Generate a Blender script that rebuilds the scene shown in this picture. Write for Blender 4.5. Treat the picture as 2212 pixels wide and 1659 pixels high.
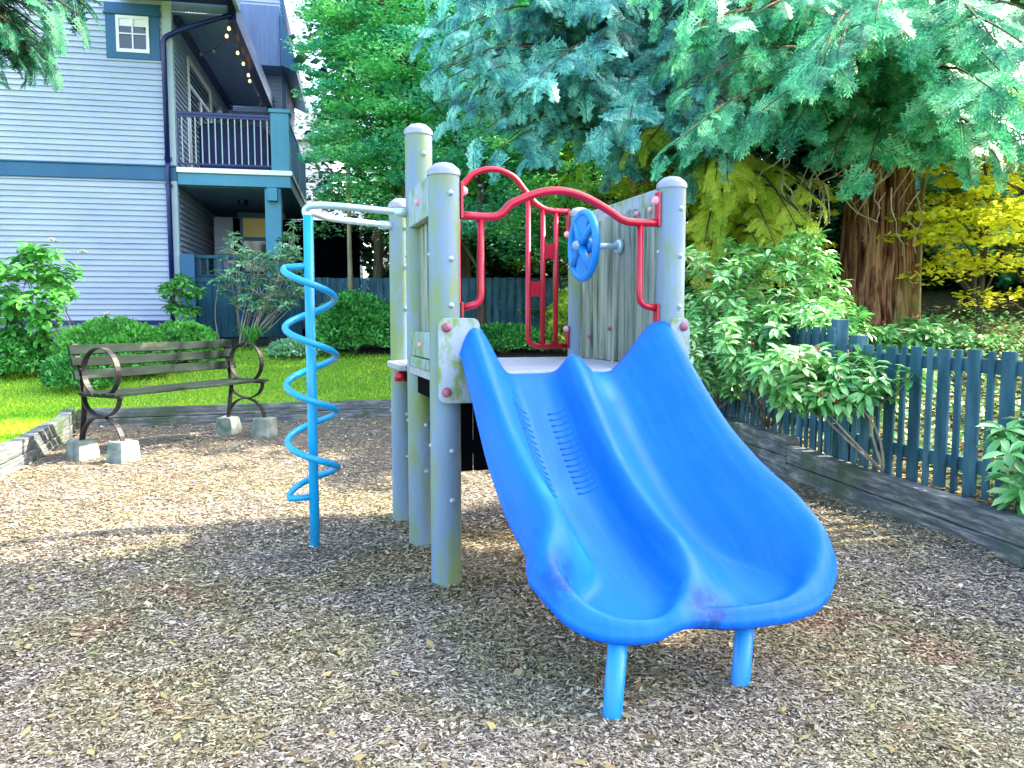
import bpy, math, random
import numpy as np
from mathutils import Vector, Matrix
random.seed(7)
RNG = np.random.default_rng(11)
R = math.radians
scene = bpy.context.scene
for o in list(bpy.data.objects):
    bpy.data.objects.remove(o)
C = scene.collection

# ---------------------------------------------------------------- camera
cd = bpy.data.cameras.new("camera")
cam = bpy.data.objects.new("camera", cd); C.objects.link(cam)
cam.location = (0, 0, 1.2)
cam.rotation_euler = (R(90 - 4.76), 0, 0)
cd.sensor_width = 36.0
cd.lens = 36.0 * 1680 / 2212
cd.clip_end = 400
scene.camera = cam
# ---------------------------------------------------------------- light
SUN_AZ, SUN_EL = 79.0, 41.0
w = bpy.data.worlds.new("World"); scene.world = w; w.use_nodes = True
nt = w.node_tree
sky = nt.nodes.new("ShaderNodeTexSky"); sky.sky_type = 'NISHITA'; sky.sun_disc = False
sky.sun_elevation = R(SUN_EL); sky.sun_rotation = R(SUN_AZ)
sky.air_density = 1.0; sky.dust_density = 3.0; sky.ozone_density = 0.5
nt.links.new(sky.outputs[0], nt.nodes['Background'].inputs[0])
nt.nodes['Background'].inputs[1].default_value = 0.15
sl = bpy.data.lights.new("sun", 'SUN'); sl.energy = 2.7; sl.angle = R(0.6); sl.color = (1.0, 0.90, 0.74)
so = bpy.data.objects.new("sun", sl); C.objects.link(so)
sd = Vector((math.sin(R(SUN_AZ)) * math.cos(R(SUN_EL)), math.cos(R(SUN_AZ)) * math.cos(R(SUN_EL)), math.sin(R(SUN_EL))))
so.rotation_euler = sd.to_track_quat('Z', 'Y').to_euler()
so.location = (12, -2, 12)
scene.view_settings.view_transform = 'Standard'
scene.view_settings.look = 'None'
scene.view_settings.exposure = 3.1
scene.view_settings.gamma = 1.0

# ---------------------------------------------------------------- helpers
def link(o, parent=None):
    C.objects.link(o)
    if parent is not None: o.parent = parent
    return o
def tag(o, label=None, cat=None, group=None, kind=None):
    if label: o['label'] = label
    if cat: o['category'] = cat
    if group: o['group'] = group
    if kind: o['kind'] = kind
    return o
def thing(name, label, cat, loc=(0, 0, 0), rz=0.0, group=None):
    o = bpy.data.objects.new(name, None); link(o)
    o.location = loc; o.rotation_euler = (0, 0, rz); o.empty_display_size = .2
    return tag(o, label, cat, group)
def copy_tree(o, parent=None):
    c = o.copy(); C.objects.link(c)
    if parent is not None: c.parent = parent
    for ch in list(o.children): copy_tree(ch, c)
    return c

class MB:
    def __init__(s): s.v = []; s.f = []; s.sm = []
    def add(s, vs, fs, smooth=False):
        b = len(s.v); s.v += [tuple(v) for v in vs]
        for f in fs: s.f.append([i + b for i in f]); s.sm.append(smooth)
        return s
    def box(s, x0, x1, y0, y1, z0, z1, M=None):
        vs = [Vector(p) for p in ((x0,y0,z0),(x1,y0,z0),(x1,y1,z0),(x0,y1,z0),(x0,y0,z1),(x1,y0,z1),(x1,y1,z1),(x0,y1,z1))]
        if M is not None: vs = [M @ v for v in vs]
        return s.add(vs, [(0,3,2,1),(4,5,6,7),(0,1,5,4),(1,2,6,5),(2,3,7,6),(3,0,4,7)])
    def tube(s, pts, r, seg=10, caps=True, flat=None, smooth=True, closed=False):
        pts = [Vector(p) for p in pts]; n = len(pts)
        rs = r if hasattr(r, '__len__') else [r] * n
        ring = []; up = None; b = len(s.v)
        for i, p in enumerate(pts):
            if closed: d = pts[(i+1) % n] - pts[i-1]
            else: d = pts[min(i+1, n-1)] - pts[max(i-1, 0)]
            d.normalize()
            if up is None:
                up = Vector((0,0,1)) if abs(d.z) < .9 else Vector((1,0,0))
            a = d.cross(up)
            if a.length < 1e-4: a = d.cross(Vector((0,1,0)))
            a.normalize(); up = a.cross(d).normalized()
            for k in range(seg):
                t = 2*math.pi*k/seg
                ca, sa = math.cos(t), math.sin(t)
                if flat: ca *= flat[0]; sa *= flat[1]
                s.v.append(tuple(p + (a*ca + up*sa) * rs[i]))
        for i in range(n if closed else n-1):
            for k in range(seg):
                k2 = (k+1) % seg; i2 = (i+1) % n
                s.f.append([b+i*seg+k, b+i*seg+k2, b+i2*seg+k2, b+i2*seg+k]); s.sm.append(smooth)
        if caps and not closed:
            s.f.append([b+k for k in range(seg)][::-1]); s.sm.append(False)
            s.f.append([b+(n-1)*seg+k for k in range(seg)]); s.sm.append(False)
        return s
    def strap(s, pts, wdir, wid, th, closed=False):
        """flat bar bent along pts; wdir = direction of its width"""
        pts = [Vector(p) for p in pts]; n = len(pts); wd = Vector(wdir).normalized(); b = len(s.v)
        for i, p in enumerate(pts):
            if closed: d = pts[(i+1) % n] - pts[i-1]
            else: d = pts[min(i+1, n-1)] - pts[max(i-1, 0)]
            t = d.cross(wd).normalized()
            for sx, sy in ((-1,-1),(1,-1),(1,1),(-1,1)):
                s.v.append(tuple(p + wd*(sx*wid/2) + t*(sy*th/2)))
        for i in range(n if closed else n-1):
            for k in range(4):
                k2 = (k+1) % 4; i2 = (i+1) % n
                s.f.append([b+i*4+k, b+i*4+k2, b+i2*4+k2, b+i2*4+k]); s.sm.append(False)
        if not closed:
            s.f.append([b, b+1, b+2, b+3]); s.sm.append(False)
            s.f.append([b+(n-1)*4+k for k in (3,2,1,0)]); s.sm.append(False)
        return s
    def lathe(s, prof, c=(0,0,0), seg=20, M=None, smooth=True):
        b = len(s.v); c = Vector(c)
        for (r, z) in prof:
            for k in range(seg):
                t = 2*math.pi*k/seg
                v = Vector((r*math.cos(t), r*math.sin(t), z))
                if M is not None: v = M @ v
                s.v.append(tuple(v + c))
        for i in range(len(prof)-1):
            for k in range(seg):
                k2 = (k+1) % seg
                s.f.append([b+i*seg+k, b+i*seg+k2, b+(i+1)*seg+k2, b+(i+1)*seg+k]); s.sm.append(smooth)
        return s
    def build(s, name, mat, parent=None, bevel=0, sub=0, loc=None):
        me = bpy.data.meshes.new(name); me.from_pydata(s.v, [], s.f); me.update()
        me.polygons.foreach_set('use_smooth', s.sm)
        me.materials.append(mat)
        o = bpy.data.objects.new(name, me); link(o, parent)
        if loc: o.location = loc
        if bevel:
            m = o.modifiers.new('bevel', 'BEVEL'); m.width = bevel; m.segments = 2; m.limit_method = 'ANGLE'
        if sub:
            m = o.modifiers.new('sub', 'SUBSURF'); m.levels = sub; m.render_levels = sub
        return o

def np_obj(name, V, k, mat, parent=None, smooth=False):
    """V: (N*k,3) array of polygons with k corners each, one mesh"""
    V = np.asarray(V, dtype=np.float32).reshape(-1, 3); n = len(V) // k
    me = bpy.data.meshes.new(name)
    me.vertices.add(len(V)); me.vertices.foreach_set('co', V.ravel())
    me.loops.add(n*k); me.loops.foreach_set('vertex_index', np.arange(n*k, dtype=np.int32))
    me.polygons.add(n)
    me.polygons.foreach_set('loop_start', np.arange(0, n*k, k, dtype=np.int32))
    try: me.polygons.foreach_set('loop_total', np.full(n, k, dtype=np.int32))
    except Exception: pass
    me.materials.append(mat); me.update(calc_edges=True); me.validate()
    o = bpy.data.objects.new(name, me); link(o, parent)
    return o
def indexed_obj(name, V, F, mat, parent=None, smooth=False):
    """V (n,3); F (m,4) ints"""
    V = np.asarray(V, dtype=np.float32); F = np.asarray(F, dtype=np.int32); m, k = F.shape
    me = bpy.data.meshes.new(name)
    me.vertices.add(len(V)); me.vertices.foreach_set('co', V.ravel())
    me.loops.add(m*k); me.loops.foreach_set('vertex_index', F.ravel())
    me.polygons.add(m); me.polygons.foreach_set('loop_start', np.arange(0, m*k, k, dtype=np.int32))
    try: me.polygons.foreach_set('loop_total', np.full(m, k, dtype=np.int32))
    except Exception: pass
    me.polygons.foreach_set('use_smooth', np.full(m, smooth))
    me.materials.append(mat); me.update(calc_edges=True); me.validate()
    o = bpy.data.objects.new(name, me); link(o, parent)
    return o

# ---------------------------------------------------------------- materials
def ramp(nt, fac, stops):
    r = nt.nodes.new('ShaderNodeValToRGB')
    cr = r.color_ramp
    while len(cr.elements) < len(stops): cr.elements.new(.5)
    for e, (p, c) in zip(cr.elements, stops): e.position = p; e.color = (*c, 1)
    nt.links.new(fac, r.inputs[0]); return r.outputs[0]
def noise(nt, vec, scale, detail=4, rough=.55, dist=0):
    n = nt.nodes.new('ShaderNodeTexNoise'); n.inputs['Scale'].default_value = scale
    n.inputs['Detail'].default_value = detail; n.inputs['Roughness'].default_value = rough
    n.inputs['Distortion'].default_value = dist
    nt.links.new(vec, n.inputs['Vector']); return n.outputs['Fac']
def mapping(nt, scale=(1,1,1), rot=(0,0,0)):
    tc = nt.nodes.new('ShaderNodeTexCoord'); m = nt.nodes.new('ShaderNodeMapping')
    m.inputs['Scale'].default_value = scale; m.inputs['Rotation'].default_value = rot
    nt.links.new(tc.outputs['Object'], m.inputs[0]); return m.outputs[0]
def mixc(nt, f, a, b, mode='MIX'):
    m = nt.nodes.new('ShaderNodeMix'); m.data_type = 'RGBA'; m.blend_type = mode
    if isinstance(f, (int, float)): m.inputs[0].default_value = f
    else: nt.links.new(f, m.inputs[0])
    for i, x in ((6, a), (7, b)):
        if isinstance(x, tuple): m.inputs[i].default_value = (*x, 1)
        else: nt.links.new(x, m.inputs[i])
    return m.outputs[2]
def newmat(name, rough=.6, spec=.4, metal=0):
    m = bpy.data.materials.new(name); m.use_nodes = True
    b = m.node_tree.nodes['Principled BSDF']
    b.inputs['Roughness'].default_value = rough; b.inputs['Metallic'].default_value = metal
    b.inputs['Specular IOR Level'].default_value = spec
    return m, m.node_tree, b
def bump(nt, b, h, strength=.4, dist=.01):
    n = nt.nodes.new('ShaderNodeBump'); n.inputs['Strength'].default_value = strength
    n.inputs['Distance'].default_value = dist
    nt.links.new(h, n.inputs['Height']); nt.links.new(n.outputs[0], b.inputs['Normal'])
def simple(name, stops, rough=.6, spec=.4, metal=0, scale=6, mscale=(1,1,1), bstr=.2, bdist=.004, detail=5, extra=None):
    m, nt, b = newmat(name, rough, spec, metal)
    v = mapping(nt, mscale); f = noise(nt, v, scale, detail)
    c = ramp(nt, f, stops)
    if extra: c = extra(nt, c)
    nt.links.new(c, b.inputs['Base Color'])
    if bstr: bump(nt, b, noise(nt, v, scale*4, 3), bstr, bdist)
    return m
def leafmat(name, cols, rough=.5, spec=.35, trans=.25, big=1.8, wr=.6, wn=1.5):
    """leaf colours vary per leaf and in larger clumps; thin leaves let light through"""
    m, nt, b = newmat(name, rough, spec)
    g = nt.nodes.new('ShaderNodeNewGeometry')
    v = mapping(nt); n = noise(nt, v, big, 3)
    ma = nt.nodes.new('ShaderNodeMath'); ma.operation = 'MULTIPLY_ADD'
    nt.links.new(g.outputs['Random Per Island'], ma.inputs[0]); ma.inputs[1].default_value = wr
    ma2 = nt.nodes.new('ShaderNodeMath'); ma2.operation = 'MULTIPLY_ADD'
    nt.links.new(n, ma2.inputs[0]); ma2.inputs[1].default_value = wn; ma2.inputs[2].default_value = .5-wr*.5-wn*.5
    nt.links.new(ma2.outputs[0], ma.inputs[2])
    k = len(cols)
    c = ramp(nt, ma.outputs[0], [(i/(k-1)*.9+.05, cc) for i, cc in enumerate(cols)])
    nt.links.new(c, b.inputs['Base Color'])
    if trans:
        t = nt.nodes.new('ShaderNodeBsdfTranslucent'); nt.links.new(c, t.inputs[0])
        mx = nt.nodes.new('ShaderNodeMixShader'); mx.inputs[0].default_value = trans
        nt.links.new(b.outputs[0], mx.inputs[1]); nt.links.new(t.outputs[0], mx.inputs[2])
        nt.links.new(mx.outputs[0], nt.nodes['Material Output'].inputs[0])
    return m

def algae(col=(.26,.34,.08), sc=3.0, lo=.50, hi=.66, stretch=(1,1,.25)):
    def f(nt, c):
        v = mapping(nt, stretch); n = noise(nt, v, sc, 8, .7)
        r = ramp(nt, n, [(lo, (0,0,0)), (hi, (1,1,1))])
        return mixc(nt, r, c, col)
    return f
M = {}
M['post'] = simple('weathered grey post', [(.3,(.12,.195,.28)),(.7,(.18,.26,.36))], .5, .4, scale=3, mscale=(1,1,.4), bstr=.25, extra=algae((.17,.235,.075), 6.5, .44, .62, (1,1,.28)))
M['cap'] = simple('post cap plastic', [(.3,(.17,.24,.32)),(.7,(.32,.29,.35))], .45, .4, scale=12)
M['bolt'] = simple('zinc bolt', [(.3,(.22,.30,.35)),(.7,(.38,.46,.52))], .35, .5, .2, scale=30)
M['knob'] = simple('faded maroon bolt cover', [(.3,(.16,.03,.06)),(.7,(.36,.13,.18))], .5, .4, scale=30)
M['knobpink'] = simple('faded pink bolt cover', [(.3,(.6,.2,.25)),(.7,(.8,.42,.45))], .5, .4, scale=30)
M['plank'] = simple('weathered plank', [(.32,(.05,.08,.06)),(.46,(.19,.23,.18)),(.62,(.30,.33,.27)),(.75,(.42,.43,.36))], .75, .2, scale=2.4, mscale=(9,9,.5), bstr=.6, extra=algae((.05,.08,.04), 3.0, .50, .66, (4,4,.6)))
M['deck'] = simple('grey recycled deck', [(.3,(.26,.28,.32)),(.7,(.38,.40,.43))], .6, .3, scale=20)
M['plate'] = simple('mossy mounting plate', [(.3,(.24,.30,.36)),(.7,(.33,.39,.46))], .5, .4, scale=8, extra=algae((.15,.24,.05), 11, .47, .58, (1,1,.5)))
M['red'] = simple('red powder coat', [(.3,(.32,.001,.014)),(.7,(.45,.002,.025))], .3, .5, scale=5, bstr=.05)
M['pole'] = simple('turquoise powder coat', [(.3,(.0,.24,.55)),(.7,(.0,.32,.62))], .38, .5, scale=2, bstr=.05, extra=algae((.10,.16,.20), 22, .66, .72, (1,1,1)))
M['leg'] = simple('blue slide leg paint', [(.3,(.0,.17,.55)),(.7,(.0,.23,.62))], .4, .5, scale=3, bstr=.05, extra=algae((.08,.12,.18), 25, .66, .72, (1,1,1)))
M['wheel'] = simple('blue moulded plastic', [(.3,(.0,.20,.62)),(.7,(.0,.26,.70))], .35, .5, scale=3, bstr=.05)
M['galv'] = simple('galvanised tube', [(.3,(.36,.5,.56)),(.7,(.52,.66,.72))], .35, .5, .5, scale=6)

def slide_mat():
    m, nt, b = newmat('blue slide plastic', .48, .2)
    v = mapping(nt); n = noise(nt, v, 2.2, 4)
    c = ramp(nt, n, [(.3,(.0,.100,.64)),(.7,(.0,.128,.74))])
    # scuffs and grime with a shape of their own
    vs_ = mapping(nt, (16, 1.1, 1.1)); rs_ = ramp(nt, noise(nt, vs_, 2.5, 6, .7), [(.45,(0,0,0)),(.75,(.55,.55,.55))]); c = mixc(nt, rs_, c, (.02,.16,.80))
    n2 = noise(nt, v, 55, 4, .7); r2 = ramp(nt, n2, [(.66,(0,0,0)),(.80,(1,1,1))])
    c = mixc(nt, r2, c, (.03,.22,.90))
    g = nt.nodes.new('ShaderNodeTexCoord')
    for (cx, cy, cz, rad, rough_s) in ((.10,-1.20,.40,.12,16),(.54,-1.31,.29,.11,20)):
        vm = nt.nodes.new('ShaderNodeVectorMath'); vm.operation = 'DISTANCE'
        nt.links.new(g.outputs['Object'], vm.inputs[0]); vm.inputs[1].default_value = (cx, cy, cz)
        mm = nt.nodes.new('ShaderNodeMapRange'); nt.links.new(vm.outputs['Value'], mm.inputs[0])
        mm.inputs[1].default_value = rad; mm.inputs[2].default_value = .05; mm.inputs[3].default_value = 0; mm.inputs[4].default_value = 1
        n3 = noise(nt, v, rough_s, 6, .75); r3 = ramp(nt, n3, [(.36,(0,0,0)),(.54,(1,1,1))])
        mu = nt.nodes.new('ShaderNodeMath'); mu.operation = 'MULTIPLY'
        nt.links.new(mm.outputs[0], mu.inputs[0]); nt.links.new(r3, mu.inputs[1])
        mu2 = nt.nodes.new('ShaderNodeMath'); mu2.operation = 'MULTIPLY'; mu2.inputs[1].default_value = .8; nt.links.new(mu.outputs[0], mu2.inputs[0]); mu = mu2
        c = mixc(nt, mu.outputs[0], c, (.0,.030,.065))
    nt.links.new(c, b.inputs['Base Color'])
    bump(nt, b, noise(nt, v, 3, 2), .12, .02)
    return m
M['slide'] = slide_mat()

def timber_mat():
    m, nt, b = newmat('aged landscape timber', .85, .15)
    v = mapping(nt, (1,1,9)); n = noise(nt, v, 3.5, 7, .65)
    c = ramp(nt, n, [(.28,(.03,.04,.05)),(.5,(.12,.135,.14)),(.70,(.40,.37,.31))])
    v2 = mapping(nt); n2 = noise(nt, v2, 1.8, 5, .7); r = ramp(nt, n2, [(.48,(0,0,0)),(.62,(1,1,1))])
    c = mixc(nt, r, c, (.07,.10,.06))
    nt.links.new(c, b.inputs['Base Color']); bump(nt, b, n, .7, .01); return m
M['timber'] = timber_mat()
M['timbertop'] = simple('bleached timber top', [(.3,(.14,.14,.15)),(.7,(.42,.40,.38))], .85, .15, scale=7, bstr=.5)
M['fence'] = simple('teal stained picket', [(.25,(.010,.042,.066)),(.5,(.030,.10,.135)),(.78,(.09,.20,.235))], .7, .25, scale=2.5, mscale=(4,4,.8), bstr=.3)
M['sid'] = simple('grey lap siding', [(.25,(.29,.335,.45)),(.5,(.34,.39,.51)),(.75,(.38,.43,.55))], .6, .3, scale=1.1, mscale=(1,1,3), bstr=.1, extra=algae((.26,.30,.36), 2.2, .60, .80, (1,1,.5)))
M['trimblue'] = simple('blue grey trim paint', [(.3,(.012,.085,.18)),(.7,(.02,.11,.22))], .5, .4, scale=1.5, bstr=.08)
M['trimteal'] = simple('pale teal trim paint', [(.3,(.04,.20,.30)),(.7,(.06,.25,.36))], .5, .4, scale=1.5, bstr=.08)
M['corner'] = simple('pale grey corner board', [(.3,(.32,.42,.45)),(.7,(.38,.48,.52))], .55, .35, scale=2, bstr=.08)
M['navy'] = simple('dark navy metal', [(.3,(.002,.008,.07)),(.7,(.004,.016,.13))], .35, .5, scale=2, bstr=.05)
M['white'] = simple('white vinyl', [(.3,(.72,.72,.74)),(.7,(.82,.82,.82))], .45, .4, scale=4, bstr=.05)
M['soffit'] = simple('grey soffit board', [(.3,(.12,.18,.30)),(.7,(.16,.23,.38))], .7, .2, scale=1.5, mscale=(8,.5,1), bstr=.1)
M['dark'] = simple('shade black interior and dark wood', [(.3,(.001,.0012,.003)),(.7,(.003,.0035,.006))], .9, .03, scale=2, bstr=0)  # near-black colour carries the porch recess shade; also covers dark boards
M['skirt'] = simple('teal board skirting', [(.25,(.003,.03,.055)),(.6,(.010,.075,.11)),(.8,(.03,.15,.18))], .7, .25, scale=1.4, mscale=(3,3,.8), bstr=.2)
M['found'] = simple('grey foundation', [(.3,(.14,.22,.26)),(.7,(.25,.33,.36))], .85, .15, scale=5)
M['tarp'] = simple('black grill cover fabric', [(.3,(.0015,.002,.03)),(.7,(.003,.008,.08))], .5, .25, scale=3, bstr=.5, bdist=.03)
M['blind'] = simple('tan roller blind', [(.3,(.70,.50,.20)),(.7,(.85,.62,.28))], .8, .1, scale=3)
M['iron'] = simple('rusty black iron', [(.40,(.004,.004,.006)),(.62,(.02,.014,.016)),(.82,(.22,.17,.15))], .5, .4, .1, scale=9, bstr=.4)
M['slat'] = simple('mossy bench slat', [(.38,(.003,.008,.006)),(.60,(.010,.022,.015)),(.82,(.09,.08,.06))], .8, .2, scale=3.0, mscale=(4,1,4), bstr=.4)
M['block'] = simple('mossy concrete block', [(.3,(.10,.14,.10)),(.52,(.24,.27,.23)),(.75,(.40,.40,.36))], .9, .15, scale=9, bstr=.6, bdist=.01)
M['roof'] = simple('grey roof shingle', [(.3,(.10,.12,.16)),(.7,(.2,.22,.28))], .85, .15, scale=8)
M['cream'] = simple('cream wall', [(.3,(.5,.5,.45)),(.7,(.6,.6,.55))], .7, .2, scale=3)

def glass_mat():
    m, nt, b = newmat('window glass', .06, .8)
    b.inputs['Base Color'].default_value = (.003,.003,.012,1); return m
M['glass'] = glass_mat()
def emis(name, col, s):
    m, nt, b = newmat(name, .4); b.inputs['Base Color'].default_value = (*col,1)
    b.inputs['Emission Color'].default_value = (*col,1); b.inputs['Emission Strength'].default_value = s; return m
M['bulb'] = emis('warm bulb', (1.0,.62,.25), .35)

def bark_mat(name, stops, moss=None, sc=5, mz=.12, lo=.5, hi=.62, bs=1.0, bd=.05):
    m, nt, b = newmat(name, .9, .1)
    v = mapping(nt, (1,1,mz)); n = noise(nt, v, sc, 9, .68, .6)
    c = ramp(nt, n, stops)
    if moss:
        n2 = noise(nt, mapping(nt, (1,1,.35)), 1.6, 6, .65); c = mixc(nt, ramp(nt, n2, [(lo,(0,0,0)),(hi,(1,1,1))]), c, moss)
    nt.links.new(c, b.inputs['Base Color']); bump(nt, b, n, bs, bd); return m
M['cedarbark'] = bark_mat('red cedar bark', [(.36,(.018,.006,.004)),(.47,(.16,.06,.035)),(.60,(.46,.25,.14))], (.20,.22,.06), 17, .07, .55, .68)
M['bark'] = bark_mat('grey brown bark', [(.3,(.03,.028,.02)),(.6,(.12,.10,.07)),(.8,(.24,.22,.16))], (.06,.10,.04), 9, .2)
M['palebark'] = bark_mat('pale bark', [(.3,(.20,.17,.10)),(.6,(.36,.32,.2)),(.8,(.5,.46,.3))], None, 9, .2)
M['twig'] = simple('dead twig', [(.3,(.26,.22,.16)),(.7,(.5,.44,.34))], .8, .1, scale=9)
M['stem'] = simple('shrub stem', [(.3,(.08,.07,.04)),(.7,(.22,.2,.12))], .8, .15, scale=9)

M['L_decid'] = leafmat('maple leaf green', [(.015,.18,.05),(.09,.52,.13),(.28,.80,.26),(.70,.95,.52)], .42, .5, .55, 1.6, .5, 1.9)
M['L_dec2'] = leafmat('blue green leaf', [(.01,.17,.10),(.07,.48,.27),(.22,.76,.48),(.6,.95,.78)], .42, .5, .55, 1.6, .5, 1.9)
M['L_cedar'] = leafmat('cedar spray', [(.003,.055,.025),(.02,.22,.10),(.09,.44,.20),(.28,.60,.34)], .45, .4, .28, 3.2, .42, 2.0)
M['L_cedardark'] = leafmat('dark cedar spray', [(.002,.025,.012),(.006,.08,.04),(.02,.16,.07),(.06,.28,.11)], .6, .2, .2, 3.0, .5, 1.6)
M['L_cedarblue'] = leafmat('blue green cedar spray', [(.002,.045,.08),(.03,.24,.21),(.13,.50,.40),(.38,.72,.62)], .45, .4, .28, 3.2, .42, 2.0)  # bluer cedar palette with pale minty tips
M['L_cedaryel'] = leafmat('yellowing cedar spray', [(.16,.36,.03),(.60,.74,.08),(.95,.95,.16)], .5, .3, .6, 2.5, .45, 1.6)
M['L_yel'] = leafmat('yellow maple leaf', [(.38,.52,.04),(.80,.80,.04),(.95,.94,.14)], .5, .25, .55)
M['L_olive'] = leafmat('olive underwood leaf', [(.02,.10,.012),(.14,.34,.04),(.50,.62,.07),(.92,.90,.16)], .5, .25, .45, 2.2, .5, 1.7)
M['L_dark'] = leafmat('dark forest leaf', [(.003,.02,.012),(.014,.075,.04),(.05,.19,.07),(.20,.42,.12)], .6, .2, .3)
M['L_rhodo'] = leafmat('glossy rhododendron leaf', [(.02,.14,.03),(.10,.38,.08),(.30,.62,.20),(.70,.88,.48)], .28, .6, .12)
M['L_rhodopale'] = leafmat('pale narrow leaf', [(.05,.22,.08),(.18,.46,.20),(.50,.75,.45)], .35, .5, .15)
M['L_box'] = leafmat('hedge leaf', [(.015,.12,.02),(.05,.30,.05),(.16,.52,.10)], .4, .4, .15)
M['L_lime'] = leafmat('lime leaf', [(.05,.22,.04),(.10,.40,.06),(.20,.58,.10)], .45, .35, .3)
M['petal'] = leafmat('white petals', [(.6,.62,.5),(.8,.8,.72)], .6, .2, .2)
M['bud'] = simple('red bud', [(.3,(.35,.03,.05)),(.7,(.5,.08,.1))], .5, .3, scale=20, bstr=0)
M['grassblade'] = leafmat('lawn blade', [(.10,.30,.02),(.20,.50,.025),(.38,.64,.03),(.66,.66,.06)], .6, .2, .35, .7)
M['litter'] = leafmat('leaf litter', [(.05,.035,.02),(.16,.11,.05),(.36,.28,.12),(.14,.2,.05)], .8, .15, 0, 1.0)
M['chips'] = None
def ground_mat(name, stops, sc, bs=.8, bd=.02, extra=None):
    m, nt, b = newmat(name, .95, .08)
    v = mapping(nt); n = noise(nt, v, sc, 9, .72); c = ramp(nt, n, stops)
    if extra: c = extra(nt, c)
    nt.links.new(c, b.inputs['Base Color']); bump(nt, b, n, bs, bd); return m
M['mulch'] = ground_mat('bark mulch bed', [(.35,(.03,.025,.02)),(.5,(.14,.12,.09)),(.65,(.32,.28,.22))], 60)
M['lawn'] = ground_mat('lawn soil', [(.35,(.08,.16,.02)),(.65,(.22,.36,.04))], 20)
M['bed'] = ground_mat('garden bed soil', [(.35,(.02,.022,.02)),(.65,(.09,.08,.06))], 25)
M['forest'] = ground_mat('forest floor', [(.35,(.025,.03,.015)),(.55,(.10,.09,.04)),(.7,(.22,.2,.09))], 14)
def chips_mat():
    m, nt, b = newmat('wood chips', .85, .15)
    g = nt.nodes.new('ShaderNodeNewGeometry')
    c = ramp(nt, g.outputs['Random Per Island'], [(.0,(.028,.022,.016)),(.20,(.10,.08,.058)),(.5,(.235,.20,.155)),(.80,(.37,.33,.265)),(1.,(.58,.54,.46))])
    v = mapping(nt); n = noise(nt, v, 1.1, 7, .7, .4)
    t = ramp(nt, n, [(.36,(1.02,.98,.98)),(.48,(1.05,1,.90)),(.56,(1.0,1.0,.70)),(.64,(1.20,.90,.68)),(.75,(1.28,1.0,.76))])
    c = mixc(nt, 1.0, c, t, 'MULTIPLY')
    nt.links.new(c, b.inputs['Base Color']); return m
M['chips'] = chips_mat()

# ---------------------------------------------------------------- terrain
# playground outline (inner faces of the timber edging)
PG = [(-2.9, -3.5), (-3.3, 3.6), (-3.79, 5.66), (-4.09, 6.62), (-4.48, 7.8), (-4.80, 8.50), (-2.777, 9.15), (-1.484, 9.595), (.9, 10.35), (1.55, 9.2), (1.97, 6.75), (2.11, 5.95), (2.46, 3.65), (2.95, .5), (3.4, -3.5)]
PGA = np.array(PG)
def inside(px, py, poly=PGA):
    x = px; y = py; c = np.zeros_like(x, dtype=bool); n = len(poly)
    for i in range(n):
        x0, y0 = poly[i]; x1, y1 = poly[(i+1) % n]
        cond = ((y0 > y) != (y1 > y))
        with np.errstate(divide='ignore', invalid='ignore'):
            xi = (x1-x0)*(y-y0)/(y1-y0+1e-12)+x0
        c ^= cond & (x < xi)
    return c
def fence_x(y): return np.interp(y, [-3, 0, 3.65, 6, 9.5, 20], [3.5, 3.05, 2.5, 2.15, 1.7, 1.2])
def H(x, y):
    x = np.asarray(x, float); y = np.asarray(y, float)
    a = np.where(y > 9.3, .17 + .13*(np.minimum(y, 14.3)-9.3), .17) + np.where(y > 14.3, .045*(y-14.3), 0) + .12*np.clip(y-19, 0, 26)
    d = np.clip(x - fence_x(y) - .5, 0, 3.2); b = .18 + .22*d + .05*np.clip(x-fence_x(y)-3.7, 0, 30)
    b = b + .03*np.clip(y-6, 0, 6) + .12*np.clip(y-15, 0, 30)
    return np.where(x > fence_x(y), np.maximum(b, a*.0+b), 0) + np.where(x > fence_x(y), 0, a) + .012*np.sin(3.1*x+1.3*y)*np.sin(2.3*y)
def Hs(x, y): return float(H(np.array([x]), np.array([y]))[0])
gx = np.concatenate([np.arange(-60, -12, 2.0), np.arange(-12, 8, .125), np.arange(8, 61, 2.0)])
gy = np.concatenate([np.arange(-10, 1, 1.0), np.arange(1, 16, .125), np.arange(16, 100, 2.0)])
GX, GY = np.meshgrid(gx, gy)
GZ = H(GX, GY)
ins = inside(GX, GY)
PGC = PGA.mean(0)
def grow(poly, r):
    out = []; n = len(poly)
    for i in range(n):
        p = poly[i]; d1 = p-poly[i-1]; d2 = poly[(i+1) % n]-p
        n1 = np.array([-d1[1], d1[0]])/np.linalg.norm(d1); n2 = np.array([-d2[1], d2[0]])/np.linalg.norm(d2)
        m = n1+n2; m /= np.linalg.norm(m); out.append(p+m*r/max(.5, m@n1))
    return np.array(out)
PGX = grow(PGA, .13)
ins = inside(GX, GY, PGX)
GZ[ins] = -.12
far = GY > 9.9
blend = np.clip((GX + 1.0)/1.5, 0, 1)
nx, ny = len(gx), len(gy)
idx = np.arange(nx*ny).reshape(ny, nx)
cxm = (GX[:-1, :-1]+GX[1:, 1:])/2; cym = (GY[:-1, :-1]+GY[1:, 1:])/2
bedline = np.interp(cxm, [-14, -7.5, -6.0, -4.6, -3.2, -1.2, .5, 2], [10.9, 11.2, 12.0, 13.6, 13.2, 12.3, 12.2, 10.4])
kind = np.where(cxm > fence_x(cym), 2, np.where(cym > bedline, 1, 0))
allF = np.stack([idx[:-1, :-1], idx[:-1, 1:], idx[1:, 1:], idx[1:, :-1]], -1)
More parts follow.
